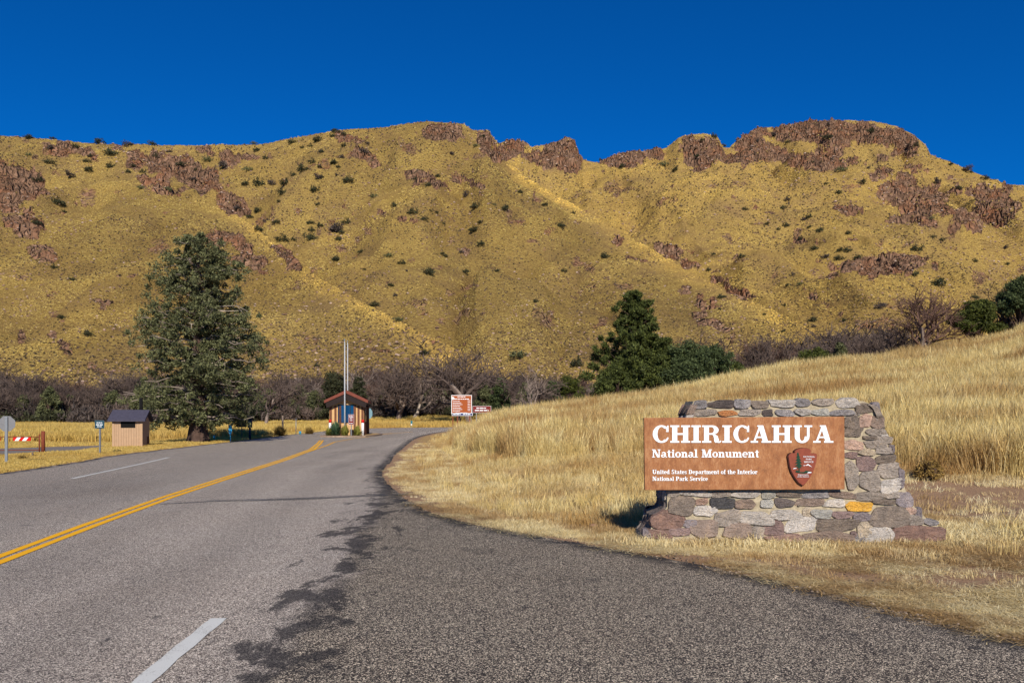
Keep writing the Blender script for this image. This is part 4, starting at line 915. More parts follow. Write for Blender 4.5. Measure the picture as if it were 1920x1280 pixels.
# flag poles
m_galvp = simple('pale_grey_pole', lin(176, 180, 184), .5, .1, 12)
def flagpole(px, Y, h, lab):
    x, y, z = at_px(px, Y); z = .1
    t = empty('flagpole', (x, y, z)); tag(t, lab, 'flagpole', 'flagpoles at the fee booth')
    MB().tube([(0, 0, 0), (0, 0, h * .5), (0, 0, h)], [.040, .036, .026], 10).build('pole', m_galvp, t, smooth=True)
    MB().tube([(0, 0, h), (0, 0, h + .05), (0, 0, h + .12), (0, 0, h + .16)], [.02, .07, .07, .02], 8).build('finial', m_galv, t, smooth=True)
    MB().tube([(.06, -.05, 1.0), (.06, -.05, h - .1)], [.008, .008], 4).build('halyard', m_white2, t)
flagpole(646, 61.0, 7.25, 'tall white flagpole in front of the fee booth'); flagpole(651.5, 69.2, 7.9, 'thin white flagpole rising behind the fee booth roof')
for px, Y, lab in ((680, 61.3, 'white bollard with red top at the right front corner of the fee booth'), (619, 61.6, 'white bollard with red top at the left front corner of the fee booth')):
    x, y, z = at_px(px, Y); t = empty('bollard', (x, y, .1)); tag(t, lab, 'bollard', 'bollards at the fee booth')
    MB().tube([(0, 0, 0), (0, 0, 1.0)], [.10, .10], 12).build('pipe', m_white2, t, smooth=True); MB().tube([(0, 0, 1.0), (0, 0, 1.2), (0, 0, 1.24)], [.115, .115, .05], 12).build('red_cap', m_red, t, smooth=True)

def words(mb, x0, x1, z, h, y, seed, gap=.25):
    r_ = random.Random(seed); x = x0
    while x < x1 - h * .5:
        w = min(r_.uniform(1.5, 4.5) * h, x1 - x); mb.box(x, x + w, y, y + .004, z, z + h); x += w + h * .6
def post_sign(name, lab, cat, px, Y, w, h, zb, face, border, post, rows=(), rz=0.0, posts=(0,), pr=.035, z=None, postname='post', extra=None):
    x, y, zz = at_px(px, Y); zz = zz if z is None else z
    t = empty(name, (x, y, zz), rz); tag(t, lab, cat)
    for q in posts: MB().box(q - pr, q + pr, .0, pr * 1.6, -.1, zb + h - .02).build(postname, post, t)
    MB().box(-w / 2, w / 2, -.02, -.003, zb, zb + h).build('sign_border', border, t)
    e = min(w, h) * .03
    f = MB().box(-w / 2 + e, w / 2 - e, -.026, -.0205, zb + e, zb + h - e).build('sign_face', face, t)
    if rows:
        for i, (a, c_, zc, hh) in enumerate(rows):
            mb = MB(); words(mb, -w / 2 + a * w, -w / 2 + c_ * w, zb + zc * h, hh * h, -.031, px + i); mb.build('lettering', m_white, f)
    return t
post_sign('notice_sign', 'small dark red notice sign on a post in front of the fee booth window', 'sign', 658.5, 60.6, .42, .78, .85, m_signmar, m_white2, m_galv, [(.15, .85, .86, .05), (.15, .85, .74, .05), (.25, .75, .62, .04), (.25, .75, .5, .04), (.25, .75, .38, .04), (.15, .85, .12, .05)], z=.1)
rows = [(.30, .70, .89, .035), (.12, .86, .77, .04)] + [(.07, .42 + .06 * (i % 3), .66 - i * .088, .024) for i in range(7)] + [(.80, .93, .70 - i * .088, .024) for i in range(7)] + [(.2, .8, .035, .03)]
YS = 80.0
t = post_sign('direction_sign', 'large orange-brown direction sign listing places in white, taller of the two at the road bend', 'sign', 865.5, YS, 2.05, 1.88, EYE + (HY - 775.5) / F * YS - gz_at((865.5 - CX) / F * YS, YS), m_signbr, m_white2, m_rust, rows, 0, (-.88, -.42, .80), .05)
zz = (HY - 776.8) / F * YS + EYE - t.location.z
MB().box(-.98, 1.12, -.03, -.004, zz - .12, zz + .16).build('lower_border', m_white2, t); f = MB().box(-.94, 1.08, -.036, -.0305, zz - .08, zz + .12).build('navy_strip', m_signnavy, t)
mb = MB(); words(mb, -.85, -.1, zz - .02, .08, -.041, 5); mb.build('lettering', m_white, f); mb = MB(); words(mb, .15, .95, zz - .02, .08, -.041, 7); mb.build('lettering', m_white, f)
MB().tube([(-.98, -.05, 0), (-.98, -.05, .001)], [.01, .01], 4)
ze = (HY - 746.5) / F * YS + EYE - t.location.z; e_ = MB().tube([(-.88, -.03, ze), (-.88, -.06, ze)], [.15, .15], 14).build('round_emblem', m_white2, t)
post_sign('road_sign', 'low maroon sign with two white lines beside the taller direction sign', 'sign', 903.5, 80, 1.85, .68, (EYE - (773.5 - HY) / F * 80) - gz_at((903.5 - CX) / F * 80, 80), m_signmar, m_white2, m_galv, [(.2, .78, .62, .14), (.12, .86, .28, .14)], 0, (-.55, .6), .04)
# restroom with louvre opening
rx_, ry_, rz_ = hit_ground(231, 838.5); rz_ = gz_at(rx_, ry_)
W, D, H = 1.72, 1.75, 1.62
S_ = ry_ / F
m_tan2 = simple('restroom_siding', lin(172, 142, 112), .85, .1, 5, 0, .004)
toilet = empty('restroom', (rx_ + .12, ry_ + .2, rz_ - .03), math.radians(12)); tag(toilet, 'small tan restroom hut with dark shingle roof left of the big juniper', 'restroom')
W = 53 * S_; D = W * 1.05; H = 50.5 * S_; RT = 68.5 * S_
MB().prism([(-W / 2, 0), (W / 2, 0), (W / 2, H), (-W / 2, H)], 0, D).build('wall', m_tan2, toilet)
mb = MB()
for k in range(12): x = -W / 2 + W * (k + .5) / 12; mb.box(x - .012, x + .012, -.012, -.001, 0, H - .12)
mb.build('siding_grooves', simple('groove_board', lin(156, 128, 100), .9), toilet)
for s in (-1, 1): MB().prism([(0, 0), (.1, 0), (.1, H), (0, H)], -.03, -.002).build('corner_board', m_tan2, toilet).location.x = -W / 2 if s < 0 else W / 2 - .1
MB().box(-W / 2 + .12, W / 2 - .12, D + .001, D + .02, .0, H - .1).build('door', m_brown, toilet)
MB().box(-.22 * W, .26 * W, -.02, -.003, H - .34, H - .03).build('vent_opening', m_dark, toilet)
MB().box(W / 2 + .001, W / 2 + .02, D * .62, D * .9, .0, .55).build('side_hatch', m_brown, toilet)
# roof ridge runs left-right
V = []; ov = .17
for x in (-W / 2 - ov, W / 2 + ov):
    for (y, z) in ((-ov - .05, H - .02), (D / 2, RT), (D + ov, H - .02), (D + ov, H + .07), (D / 2, RT + .09), (-ov - .05, H + .07)): V.append((x, y, z))
Fs = [[0, 1, 4, 5], [1, 2, 3, 4], [6, 11, 10, 7], [7, 10, 9, 8]] + [[k, k + 6, (k + 1) % 6 + 6, (k + 1) % 6] for k in range(6)]
mk('roof', V, Fs, simple('dark_shingles', lin(66, 64, 78), .9, .25, 9, 0, .01), toilet)
V = [(s * (W / 2 + .001 * s * 0) , y, z) for s in (-1, 1) for (y, z) in ((0, H), (D / 2, RT - .02), (D, H))]
mk('gable_end', [(-W / 2 + .002, *p[1:]) for p in V[:3]], [[0, 1, 2]], m_tan2, toilet); mk('gable_end', [(W / 2 - .002, *p[1:]) for p in V[:3]], [[2, 1, 0]], m_tan2, toilet)
MB().tube([(W * .28, D * .7, H), (W * .28, D * .7, RT + .72)], [.09, .09], 10).build('vent_pipe', m_dark, toilet, smooth=True)
# roadside posts and signs on the left
def at_hit(px, py): return hit_ground(px, py)
x, y, z = at_hit(187, 851)
t = post_sign('information_sign', 'small dark teal sign on a thin post beside the restroom hut', 'sign', 187, y, .50 * y / 42, .43 * y / 42, 48 / F * y, m_signteal, m_galv, m_galv, [(.2, .8, .68, .08), (.15, .85, .42, .1), (.25, .75, .2, .08)], pr=.03)
# stop sign seen from behind
x, y, z = at_hit(12, 869); k = y / F
t = empty('stop_sign', (x, y, z), math.radians(14)); tag(t, 'bare metal back of an octagonal stop sign at the left edge', 'stop sign')
R_ = 14.2 * k
MB().prism([(R_ * 1.08 * math.cos(math.radians(22.5 + 45 * i)), R_ * 1.08 * math.sin(math.radians(22.5 + 45 * i)) + 75 * k) for i in range(8)], .03, .036).build('sign_plate', m_greyb, t)
MB().box(-2.3 * k, 2.3 * k, -.03, .028, -.1, 88 * k).build('post', m_galv, t)
# gate
x, y, z = at_hit(81, 849.5); k = y / F
t = empty('gate_post', (x, y, z)); tag(t, 'thick rusty gate post at the end of the pipe gate', 'post'); MB().tube([(0, 0, -.1), (0, 0, 41 * k), (0, 0, 41.6 * k)], [3.4 * k, 3.4 * k, 2.6 * k], 14).build('pipe', m_rust, t, smooth=True)
gx0 = x - 7 * k
t = empty('pipe_gate', (gx0, y, z)); tag(t, 'rusty pipe gate with red and white striped boards across the side road', 'gate')
MB().tube([(0, 0, .05), (0, 0, 36 * k)], [1.3 * k, 1.3 * k], 8).build('upright', m_rust, t, smooth=True); MB().tube([(-240 * k, 0, .05), (-240 * k, 0, 36 * k)], [1.3 * k, 1.3 * k], 8).build('upright', m_rust, t, smooth=True)
MB().tube([(0, 0, 31 * k), (-240 * k, 0, 31 * k)], [.8 * k, .8 * k], 8).build('top_rail', m_rust, t, smooth=True); MB().tube([(0, 0, 6 * k), (-240 * k, 0, 5 * k)], [.8 * k, .8 * k], 8).build('bottom_rail', m_rust, t, smooth=True)
for x0 in (-48, -105, -170):
    bd = MB().box(x0 * k, (x0 + 33) * k, -.06, -.03, 23.5 * k, 30 * k).build('striped_board', m_red, t); mb = MB()
    for q in (3, 17): mb.prism([((x0 + q) * k, 23.5 * k), ((x0 + q + 7) * k, 23.5 * k), ((x0 + q + 12) * k, 30 * k), ((x0 + q + 5) * k, 30 * k)], -.066, -.0605)
    mb.build('white_stripes', m_white2, bd)
def stub(name, lab, px, py, h, r0, mat, cat='post', box=False):
    x, y, z = at_hit(px, py); k = y / F; t = empty(name, (x, y, z)); tag(t, lab, cat)
    if box: MB().box(-r0 * k, r0 * k, -.02, .02, -.05, h * k).build('post', mat, t)
    else: MB().tube([(0, 0, -.05), (0, 0, h * k)], [r0 * k, r0 * k * .9], 8).build('post', mat, t, smooth=True)
    return t, k
t, k = stub('wooden_stub', 'short wooden stub in the grass below the pipe gate', 61, 855.5, 10, 1.6, m_wood)
t, k = stub('marker_post', 'short teal marker post right of the big juniper trunk', 402, 828.5, 13, 1.7, m_tealpost); MB().box(-1.9 * k, 1.9 * k, -.06, -.04, 8 * k, 13 * k).build('reflector', m_blue, t)
t, k = stub('paddle_marker', 'bright blue paddle-shaped marker at the road edge under the juniper', 432, 831, 36, .9, m_blue); MB().prism([(-1.2 * k, 16 * k), (1.2 * k, 16 * k), (3.2 * k, 24 * k), (3.2 * k, 35 * k), (-3.2 * k, 35 * k), (-3.2 * k, 24 * k)], -.04, -.01).build('paddle', m_blue, t)
t, k = stub('trail_sign', 'dark brown square sign on a post beneath the juniper branches', 453.5, 823.5, 38, 1.0, m_wood, 'sign'); MB().box(-9 * k, 9 * k, -.07, -.03, 23 * k, 37 * k).build('sign_board', simple('dark_brown_board', lin(40, 34, 32), .8), t)
t, k = stub('fee_tube', 'dark blue self-pay fee tube on a post right of the juniper', 468.5, 823.5, 22, 2.3, m_darkbl, 'fee box'); MB().box(-3.6 * k, 3.8 * k, -.12, .12, 22 * k, 38 * k).build('box', m_darkbl, t, bevel=.02); MB().box(-4.2 * k, 4.4 * k, -.16, .14, 38.2 * k, 40.5 * k).build('lid', m_dark, t); MB().box(-2.6 * k, 2.8 * k, -.14, -.121, 25 * k, 33 * k).build('label_plate', m_blue, t)
t, k = stub('wooden_post', 'grey wooden post between the fee tube and the booth', 530, 816.5, 38, 2.0, m_wood)
t, k = stub('thin_post', 'thin pale post left of the fee booth', 555, 816, 32, .8, m_galv)
t, k = stub('marker_post', 'very short teal marker post left of the fee booth', 563, 815.5, 7.5, 2.0, m_tealpost); MB().box(-2.2 * k, 2.2 * k, -.08, -.05, 4 * k, 7.4 * k).build('reflector', m_blue, t)
x, y, z = (770 - CX) / F * 112, 112, 0; t = empty('marker_post', (x, y + 1, gz_at(x, y + 1))); tag(t, 'short blue and white marker post across the road right of the booth', 'post'); MB().box(-.13, .13, -.03, .03, -.05, .95).build('post', m_tealpost, t); MB().box(-.1, .1, -.05, -.031, .3, .5).build('reflector', m_white2, t)
x, y = (692 - CX) / F * 72, 72; t = empty('stop_sign', (x, y, .0), math.radians(62)); tag(t, 'pale stop sign seen almost edge-on right of the fee booth', 'stop sign')
MB().box(-.035, .035, 0, .04, -.1, 2.35).build('post', m_galv, t); MB().prism([(.5 * math.cos(math.radians(22.5 + 45 * i)), .5 * math.sin(math.radians(22.5 + 45 * i)) + 1.85) for i in range(8)], -.012, -.002).build('sign_plate', simple('pale_blue_plate', lin(140, 176, 184), .5, .08), t)
# two loose rocks in the mown grass
def rock(px, py, rpx, lab):
    x, y, z = hit_ground(px, py); k = y / F; r_ = np.random.RandomState(int(px)); V = []; Fs = []; n, m_ = 12, 7
    for i in range(m_ + 1):
        for j in range(n):
            th = math.pi * i / m_; ph = 2 * math.pi * j / n; q = rpx * k * r_.uniform(.85, 1.12); V.append((q * math.sin(th) * math.cos(ph) * 1.2, q * math.sin(th) * math.sin(ph), q * .7 * math.cos(th) + q * .3))
    Fs = [[i * n + j, i * n + (j + 1) % n, (i + 1) * n + (j + 1) % n, (i + 1) * n + j][::-1] for i in range(m_) for j in range(n)]
    o = mk('rock', V, Fs, m_stone, attrs={'tone': ('FLOAT_COLOR', np.tile(lin(172, 132, 118), (len(V), 1)).astype(np.float32))}); o.location = (x, y, z); tag(o, lab, 'rock')
rock(1112, 990, 8, 'small pinkish rock lying in the mown grass left of the stone sign'); rock(1396, 1057, 4, 'tiny pebble on bare dirt below the stone sign')

# ------------------------------------------------------------------ trees
def leaf_mat(name, dark, light, trans=.25):
    m, nt, b = new_mat(name); gi = nt.nodes.new('ShaderNodeNewGeometry'); v = coord(nt, 'object')
    c = ramp(nt, math_n(nt, 'ADD', math_n(nt, 'MULTIPLY', gi.outputs['Random Per Island'], .6), math_n(nt, 'MULTIPLY', noise(nt, v, 1.1, 3), .5)), [(.2, dark), (.85, light)])
    nt.links.new(c, b.inputs['Base Color']); b.inputs['Roughness'].default_value = .7
    tr = nt.nodes.new('ShaderNodeBsdfTranslucent'); nt.links.new(c, tr.inputs[0]); mx = nt.nodes.new('ShaderNodeMixShader'); mx.inputs[0].default_value = trans
    nt.links.new(b.outputs[0], mx.inputs[1]); nt.links.new(tr.outputs[0], mx.inputs[2]); nt.links.new(mx.outputs[0], [x for x in nt.nodes if x.type == 'OUTPUT_MATERIAL'][0].inputs[0]); return m
m_jun = leaf_mat('juniper_foliage', lin(40, 46, 28), lin(126, 128, 86)); m_jun2 = leaf_mat('blue_green_foliage', lin(38, 50, 30), lin(96, 108, 66)); m_con = leaf_mat('cypress_foliage', lin(34, 44, 22), lin(98, 106, 50)); m_oak = leaf_mat('oak_foliage', lin(36, 44, 18), lin(96, 102, 42)); m_shr = leaf_mat('hill_shrub_foliage', lin(34, 36, 24), lin(80, 82, 54)); m_shr2 = leaf_mat('grey_shrub_twigs', lin(52, 46, 44), lin(104, 92, 84))
m_bark = simple('dark_bark', lin(74, 58, 50), .95, .35, 6, 0, .04); m_grey = simple('grey_bare_wood', lin(122, 108, 98), .9, .3, 3); m_pale = simple('bleached_wood', lin(170, 156, 140), .9, .15, 4); m_twig = simple('brown_grey_twigs', lin(86, 73, 66), .95, .25, 1.2); m_twig2 = simple('reddish_twigs', lin(94, 72, 62), .95, .25, 1.5)
def leaves(C, n, rad, size, rs, flat=.6, long=1.9, up=0.0):
    C = np.asarray(C); k = rs.randint(0, len(C), n); r_ = np.asarray(rad)[k][:, None] if np.ndim(rad) else rad
    d = rs.randn(n, 3); d /= np.linalg.norm(d, axis=1)[:, None]; d *= rs.rand(n, 1) ** .45; d[:, 2] *= flat
    P = C[k] + d * r_
    a = rs.randn(n, 3); a[:, 2] += up; a /= np.linalg.norm(a, axis=1)[:, None]; b_ = np.cross(a, rs.randn(n, 3)); b_ /= np.linalg.norm(b_, axis=1)[:, None]
    s = size * rs.uniform(.6, 1.4, (n, 1))
    V = np.empty((n * 3, 3)); V[0::3] = P - b_ * s * .5; V[1::3] = P + b_ * s * .5; V[2::3] = P + a * s * long
    return V, np.arange(n * 3).reshape(n, 3)
def limbs_tree(h, prof_pts, rs, nl=70, droop=.0, rise=.25, z0=.1):
    """trunk, limbs and clump centres of a conifer-like tree"""
    C = []; Rr = []; lm = MB(); W = lambda q: np.interp(q, [a for a, _ in prof_pts], [b_ for _, b_ in prof_pts])
    for i in range(nl):
        q = z0 + (1 - z0) * (i + rs.rand()) / nl; az = rs.rand() * 6.283; L = W(q) * rs.uniform(.62, 1.08)
        zt = q * h; st = Vector((0, 0, zt - L * rise * .8)); st.z = max(st.z, .1 * h)
        dirn = Vector((math.cos(az), math.sin(az), 0)); pts = []; m = 5
        bend = rs.uniform(-.25, .25)
        for j in range(m + 1):
            s = j / m; p = st + dirn * L * s + Vector((-dirn.y, dirn.x, 0)) * bend * L * s * s + Vector((0, 0, L * (rise * s - droop * s * s) + rs.uniform(-.05, .05) * L)); pts.append(p)
        r0 = .03 + .05 * (1 - q) * h / 12
        lm.tube(pts, [r0 * (1 - .8 * j / m) + .008 for j in range(m + 1)], 4, False)
        nb = max(3, int(L * 2.2))
        for j in range(nb):
            s = rs.uniform(.15, 1.05); f = s * m; a = int(min(m - 1, f)); p = pts[a].lerp(pts[a + 1], min(1.1, f - a))
            p = p + Vector(rs.randn(3)) * L * .10; C.append(p[:]); Rr.append(rs.uniform(.3, .8) * (.4 + .12 * L))
            if rs.rand() < .5: lm.tube([pts[a], p], [.015, .006], 3, False)
    return np.array(C), np.array(Rr), lm
def trunk_mb(h, r0, rs, flare=1.4, top=.15):
    pts = [(0, 0, -.2)]; rad = [r0 * flare]
    for q in (.02, .06, .12, .3, .55, .8, .97): pts.append((rs.uniform(-.02, .02) * h * q, rs.uniform(-.02, .02) * h * q, q * h)); rad.append(r0 * (flare if q < .03 else 1.12 if q < .1 else 1) * (1 - q * (1 - top)))
    mb = MB(); mb.tube(pts, rad, 14); return mb
# the big juniper
rs = np.random.RandomState(3); jx_, jy_, jz_ = hit_ground(372, 829.5); k = jy_ / F; h = 388 * k
jt = empty('juniper_tree', (jx_, jy_, jz_)); tag(jt, 'tall old juniper with thick dark trunk, standing alone beside the road near the restroom hut', 'tree')
wf = [(.06, 50), (.13, 96), (.22, 118), (.35, 124), (.49, 122), (.59, 112), (.69, 102), (.79, 82), (.88, 72), (.95, 56), (1, 16)]
C, Rr, lm = limbs_tree(h, [(a, b_ * k) for a, b_ in wf], rs, 185, .15, .22, .08)
vc = []
for i in range(240):
    q = rs.uniform(.08, .98); a = rs.rand() * 6.283; w_ = np.interp(q, [p_ for p_, _ in wf], [b_ for _, b_ in wf]) * k * rs.uniform(.3, 1.02); vc.append((math.cos(a) * w_, math.sin(a) * w_, q * h))
C = np.vstack([C, vc]); Rr = np.concatenate([Rr * .78, rs.uniform(.22, .6, len(vc))])
V, Fs = leaves(C, 100000, Rr * .82, .078, rs, .8); mk('crown', V, Fs, m_jun, jt)
lm.build('limbs', m_pale if False else simple('grey_limb_bark', lin(128, 116, 106), .9, .25, 4), jt)
tb_ = MB(); tb_.tube([(0, 0, -.3), (0, 0, .05), (.02, 0, .5), (0, .02, 1.2), (.05, 0, 3.2), (-.05, 0, 6), (.05, 0, h * .8), (0, 0, h * .96)], [.82, .68, .55, .50, .40, .28, .13, .04], 18)
for a in range(7):
    an = a * .9; tb_.tube([(.75 * math.cos(an), .75 * math.sin(an), -.15), (.50 * math.cos(an), .50 * math.sin(an), .25), (.36 * math.cos(an + .1), .36 * math.sin(an + .1), 1.3)], [.16, .17, .12], 8)
tb_.build('trunk', m_bark, jt, smooth=True)
mb = MB()
for i in range(26):
    q = rs.uniform(.1, .6); a = rs.uniform(3.4, 6.0); L = rs.uniform(.4, 1.0) * np.interp(q, [p for p, _ in wf], [w for _, w in wf]) * k
    p0 = Vector((0, 0, q * h)); p1 = p0 + Vector((math.cos(a) * L * .6, math.sin(a) * L * .6, rs.uniform(-.3, .5))); p2 = p1 + Vector((math.cos(a + .3) * L * .5, math.sin(a + .3) * L * .5, rs.uniform(-.6, .4))); mb.tube([p0, p1, p2], [.05, .035, .01], 4, False)
mb.build('dead_branches', m_pale, jt)
# green trees on the right
def conifer(px, Y, top_py, wpx, lab, mat, seed, wf, nl=90, n=60000, size=.10, base_z=None, name='cypress_tree', rise=.5, grp=None, lscale=1.0):
    x, y, z = at_px(px, Y); z = z if base_z is None else base_z; k = Y / F; h = (HY - top_py) * k + EYE - z; rs = np.random.RandomState(seed)
    t = empty(name, (x, y, z)); tag(t, lab, 'tree', grp)
    C, Rr, lm = limbs_tree(h, [(a, b_ * wpx * k) for a, b_ in wf], rs, nl, .05, rise, .04); V, Fs = leaves(C, n, Rr * lscale * .85, size, rs, .8, 2.4, .8); mk('crown', V, Fs, mat, t)
    lm.build('limbs', m_bark, t); trunk_mb(h, .035 * h * .6, rs).build('trunk', m_bark, t, smooth=True); return t
conifer(1190, 72, 548, 84, 'tall pointed dark green cypress rising behind the grassy rise', m_con, 7, [(.0, .9), (.12, 1), (.3, .95), (.42, .85), (.55, .75), (.7, .58), (.85, .42), (.94, .24), (1, .05)], 150, 80000, .12)
def round_tree(px, Y, top_py, wpx, lab, mat, seed, name='juniper_bush', n=30000, size=.10, grp=None, bark=None, open_=.0, base_z=None, cat='tree'):
    x, y, z = at_px(px, Y); z = z if base_z is None else base_z; k = Y / F; h = 1.08 * ((HY - top_py) * k + EYE - z); R0 = wpx * k; rs = np.random.RandomState(seed)
    t = empty(name, (x, y, z)); tag(t, lab, cat, grp); C = []; Rr = []; lm = MB(); nb = 46
    for i in range(nb):
        a = rs.rand() * 6.283; el = rs.uniform(-.1, 1.45); q = rs.uniform(.62, 1.0)
        cz = h * (.42 + open_); p = Vector((math.cos(a) * math.cos(el) * R0 * q, math.sin(a) * math.cos(el) * R0 * q, cz + math.sin(el) * (h - cz) * q * .96))
        st = Vector((rs.uniform(-.1, .1), rs.uniform(-.1, .1), rs.uniform(.02, .35) * h)); mid = st.lerp(p, .5) + Vector(rs.randn(3)) * R0 * .08
        lm.tube([st, mid, p], [.05 + .006 * h, .035, .012], 4, False); C.append(p[:]); Rr.append(R0 * rs.uniform(.2, .34)); C.append(mid.lerp(p, .6)[:]); Rr.append(R0 * rs.uniform(.14, .26))
    if not open_:
        for i in range(30): a = rs.rand() * 6.283; C.append((math.cos(a) * R0 * .85, math.sin(a) * R0 * .85, rs.uniform(.08, .4) * h)); Rr.append(R0 * .3)
    V, Fs = leaves(C, n, np.array(Rr), size, rs, .8); mk('crown', V, Fs, mat, t); lm.build('limbs', bark or m_bark, t); trunk_mb(h * .6, .05 * h * .5 + .04, rs).build('trunk', bark or m_bark, t, smooth=True); return t
RG = 'round green junipers right of the pointed cypress'
round_tree(1158, 70, 690, 46, 'low spreading juniper at the left foot of the pointed cypress', m_con, 11, n=26000)
round_tree(1238, 71, 640, 40, 'olive juniper touching the right side of the pointed cypress', m_con, 12, n=24000)
round_tree(1290, 70, 650, 52, 'large blue-green juniper right of the pointed cypress', m_jun2, 13, n=40000)
round_tree(1338, 71, 652, 40, 'rounded blue-green juniper, second large one right of the cypress', m_jun2, 14, n=30000)
round_tree(1383, 72, 684, 24, 'small dark juniper at the right end of the juniper clump', m_con, 15, n=14000)
round_tree(1525, 78, 657, 36, 'squat olive green oak behind the crest above the sign', m_oak, 16, 'oak_tree', 20000)
round_tree(1577, 84, 645, 17, 'small dark green juniper right of the squat olive oak', m_jun, 17, n=9000)
round_tree(1832, 69, 572, 46, 'round olive green oak on the crest near the right edge', m_oak, 18, 'oak_tree', 36000, open_=.08)
round_tree(1912, 70, 526, 42, 'dark green tree cut off by the right edge of the picture', m_jun2, 19, 'oak_tree', 15000, open_=.12)
round_tree(1885, 74, 600, 22, 'scraggly grey-green bush between the two crest oaks', m_shr2, 20, 'oak_tree', 9000)
round_tree(937, 128, 714, 20, 'round dark green juniper right of the maroon road sign', m_jun2, 21, n=14000, size=.15)
round_tree(1068, 126, 705, 27, 'olive green juniper among the bare trees left of the cypress', m_oak, 22, n=12000, size=.15)
round_tree(1035, 126, 718, 16, 'small green juniper beside the pale forked snag', m_jun2, 23, n=8000, size=.15)
round_tree(130, 150, 745, 14, 'low green juniper in the bare woods left of the restroom', m_jun, 24, n=5000, size=.18)
round_tree(627, 140, 700, 26, 'dark green juniper behind the left of the fee booth', m_shr, 25, n=10000, size=.18)
round_tree(672, 141, 712, 18, 'dark green juniper behind the right of the booth roof', m_shr, 26, n=8000, size=.18)

# bare trees
def bare_proto(seed, h, spread, mat_t, mat_b, dens=1.0, levels=5):
    rs = np.random.RandomState(seed); tr = MB(); br = MB()
    def grow(p, d, L, r_, lev, mb):
        n = 3; pts = [p]; q = p.copy(); dd = d.copy()
        for i in range(n):
            dd = (dd + Vector(rs.randn(3)) * .20 + Vector((0, 0, .06))).normalized(); q = q + dd * L / n; pts.append(q.copy())
        mb.tube(pts, [r_, r_ * .85, r_ * .7, r_ * .5], 5 if lev < 2 else 3, False)
        if lev >= levels: return
        kids = rs.randint(3, 6) if lev > 0 else rs.randint(4, 7)
        for c_ in range(int(kids * dens + .5)):
            s = rs.uniform(.35, 1.0); a = pts[int(s * n)] if s < 1 else pts[-1]; a = pts[min(n - 1, int(s * n))].lerp(pts[min(n, int(s * n) + 1)], s * n % 1)
            side = Vector(rs.randn(3)); side = (side - dd * side.dot(dd)).normalized(); nd = (dd * rs.uniform(.5, 1.0) + side * spread * rs.uniform(.5, 1.1)); nd.z += .12; nd.normalize()
            grow(a, nd, L * rs.uniform(.52, .8), max(.02, r_ * .55), lev + 1, br)
    for s in range(rs.randint(1, 4)):
        d = Vector((rs.uniform(-.35, .35), rs.uniform(-.35, .35), 1)).normalized(); grow(Vector((rs.uniform(-.15, .15), rs.uniform(-.15, .15), -.1)), d, h * .36, h * .018 + .03, 0, tr)
    # normalise height
    zm = max(v_[2] for v_ in tr.v + br.v); 
    for mb in (tr, br): mb.v = [(x * h / zm, y * h / zm, z * h / zm) for x, y, z in mb.v]
    return tr, br
PROT = []
for i, (h, sp, mt, mb_) in enumerate([(8, .9, m_grey, m_twig), (8, 1.1, m_grey, m_twig), (8, .7, m_grey, m_twig), (8, 1.0, m_bark, m_twig), (8, 1.2, m_pale, m_grey), (8, .8, m_grey, m_twig2), (8, 1.15, m_bark, m_twig)]):
    tr, br = bare_proto(40 + i, h, sp, mt, mb_, 1.0, 4)
    PROT.append((mk('trunk', tr.v, tr.f, mt, link=False).data, mk('crown', br.v, br.f, mb_, link=False).data, h))
def bare(px, Y, top_py, k_, lab, name='bare_tree', grp=None, wide=1.0, z=None, cat='tree'):
    x, y, zz = at_px(px, Y); zz = zz if z is None else z; tm, cm, h0 = PROT[k_]
    h = 1.18 * max(1.2, (HY - top_py) / F * Y + EYE - zz); t = empty(name, (x, y, zz - .05), RS.rand() * 6.28); s = h / h0; t.scale = (s * wide, s * wide, s); tag(t, lab, cat, grp)
    for nm, me in (('trunk', tm), ('crown', cm)): o = bpy.data.objects.new(nm, me); COL.objects.link(o); o.parent = t
    return t
bare(1730, 61.5, 552, 5, 'big bare brown tree with spreading twigs on the crest', grp=None, wide=1.25)
bare(1692, 66, 610, 3, 'grey bare tree overlapping the left of the big bare crest tree', wide=1.3)
bare(1648, 80, 622, 6, 'grey leafless tree left of the big bare crest tree', wide=1.0)
bare(1612, 84, 622, 3, 'dark forked leafless tree right of the small dark juniper')
bare(1450, 88, 636, 1, 'grey leafless tree behind the crest, right of the juniper clump'); bare(1418, 86, 640, 0, 'taller grey leafless tree just right of the juniper clump'); bare(1397, 90, 645, 5, 'leafless tree rising behind the right end of the juniper clump')
bare(1345, 92, 632, 3, 'dark leafless tree poking above the juniper clump'); bare(1880, 73, 545, 6, 'leafless grey branches behind the round oak at the right')
bare(1016, 118, 698, 4, 'pale forked snag with bleached trunk left of the cypress'); bare(880, 120, 648, 1, 'tallest bare tree, open twisted crown, behind the direction sign'); bare(862, 124, 668, 6, 'tall bare tree left of the twisted one behind the direction sign')
bare(745, 135, 684, 0, 'broad dark bare tree right of the fee booth roof', wide=1.25); bare(770, 138, 690, 4, 'pale-limbed bare tree beside the broad dark one', wide=1.1); bare(715, 140, 692, 3, 'narrow dark bare tree above the stop sign by the booth')
bare(500, 120, 704, 1, 'open grey bare tree right of the big juniper crown'); bare(1000, 122, 700, 1, 'twisted bare tree left of the pale snag')
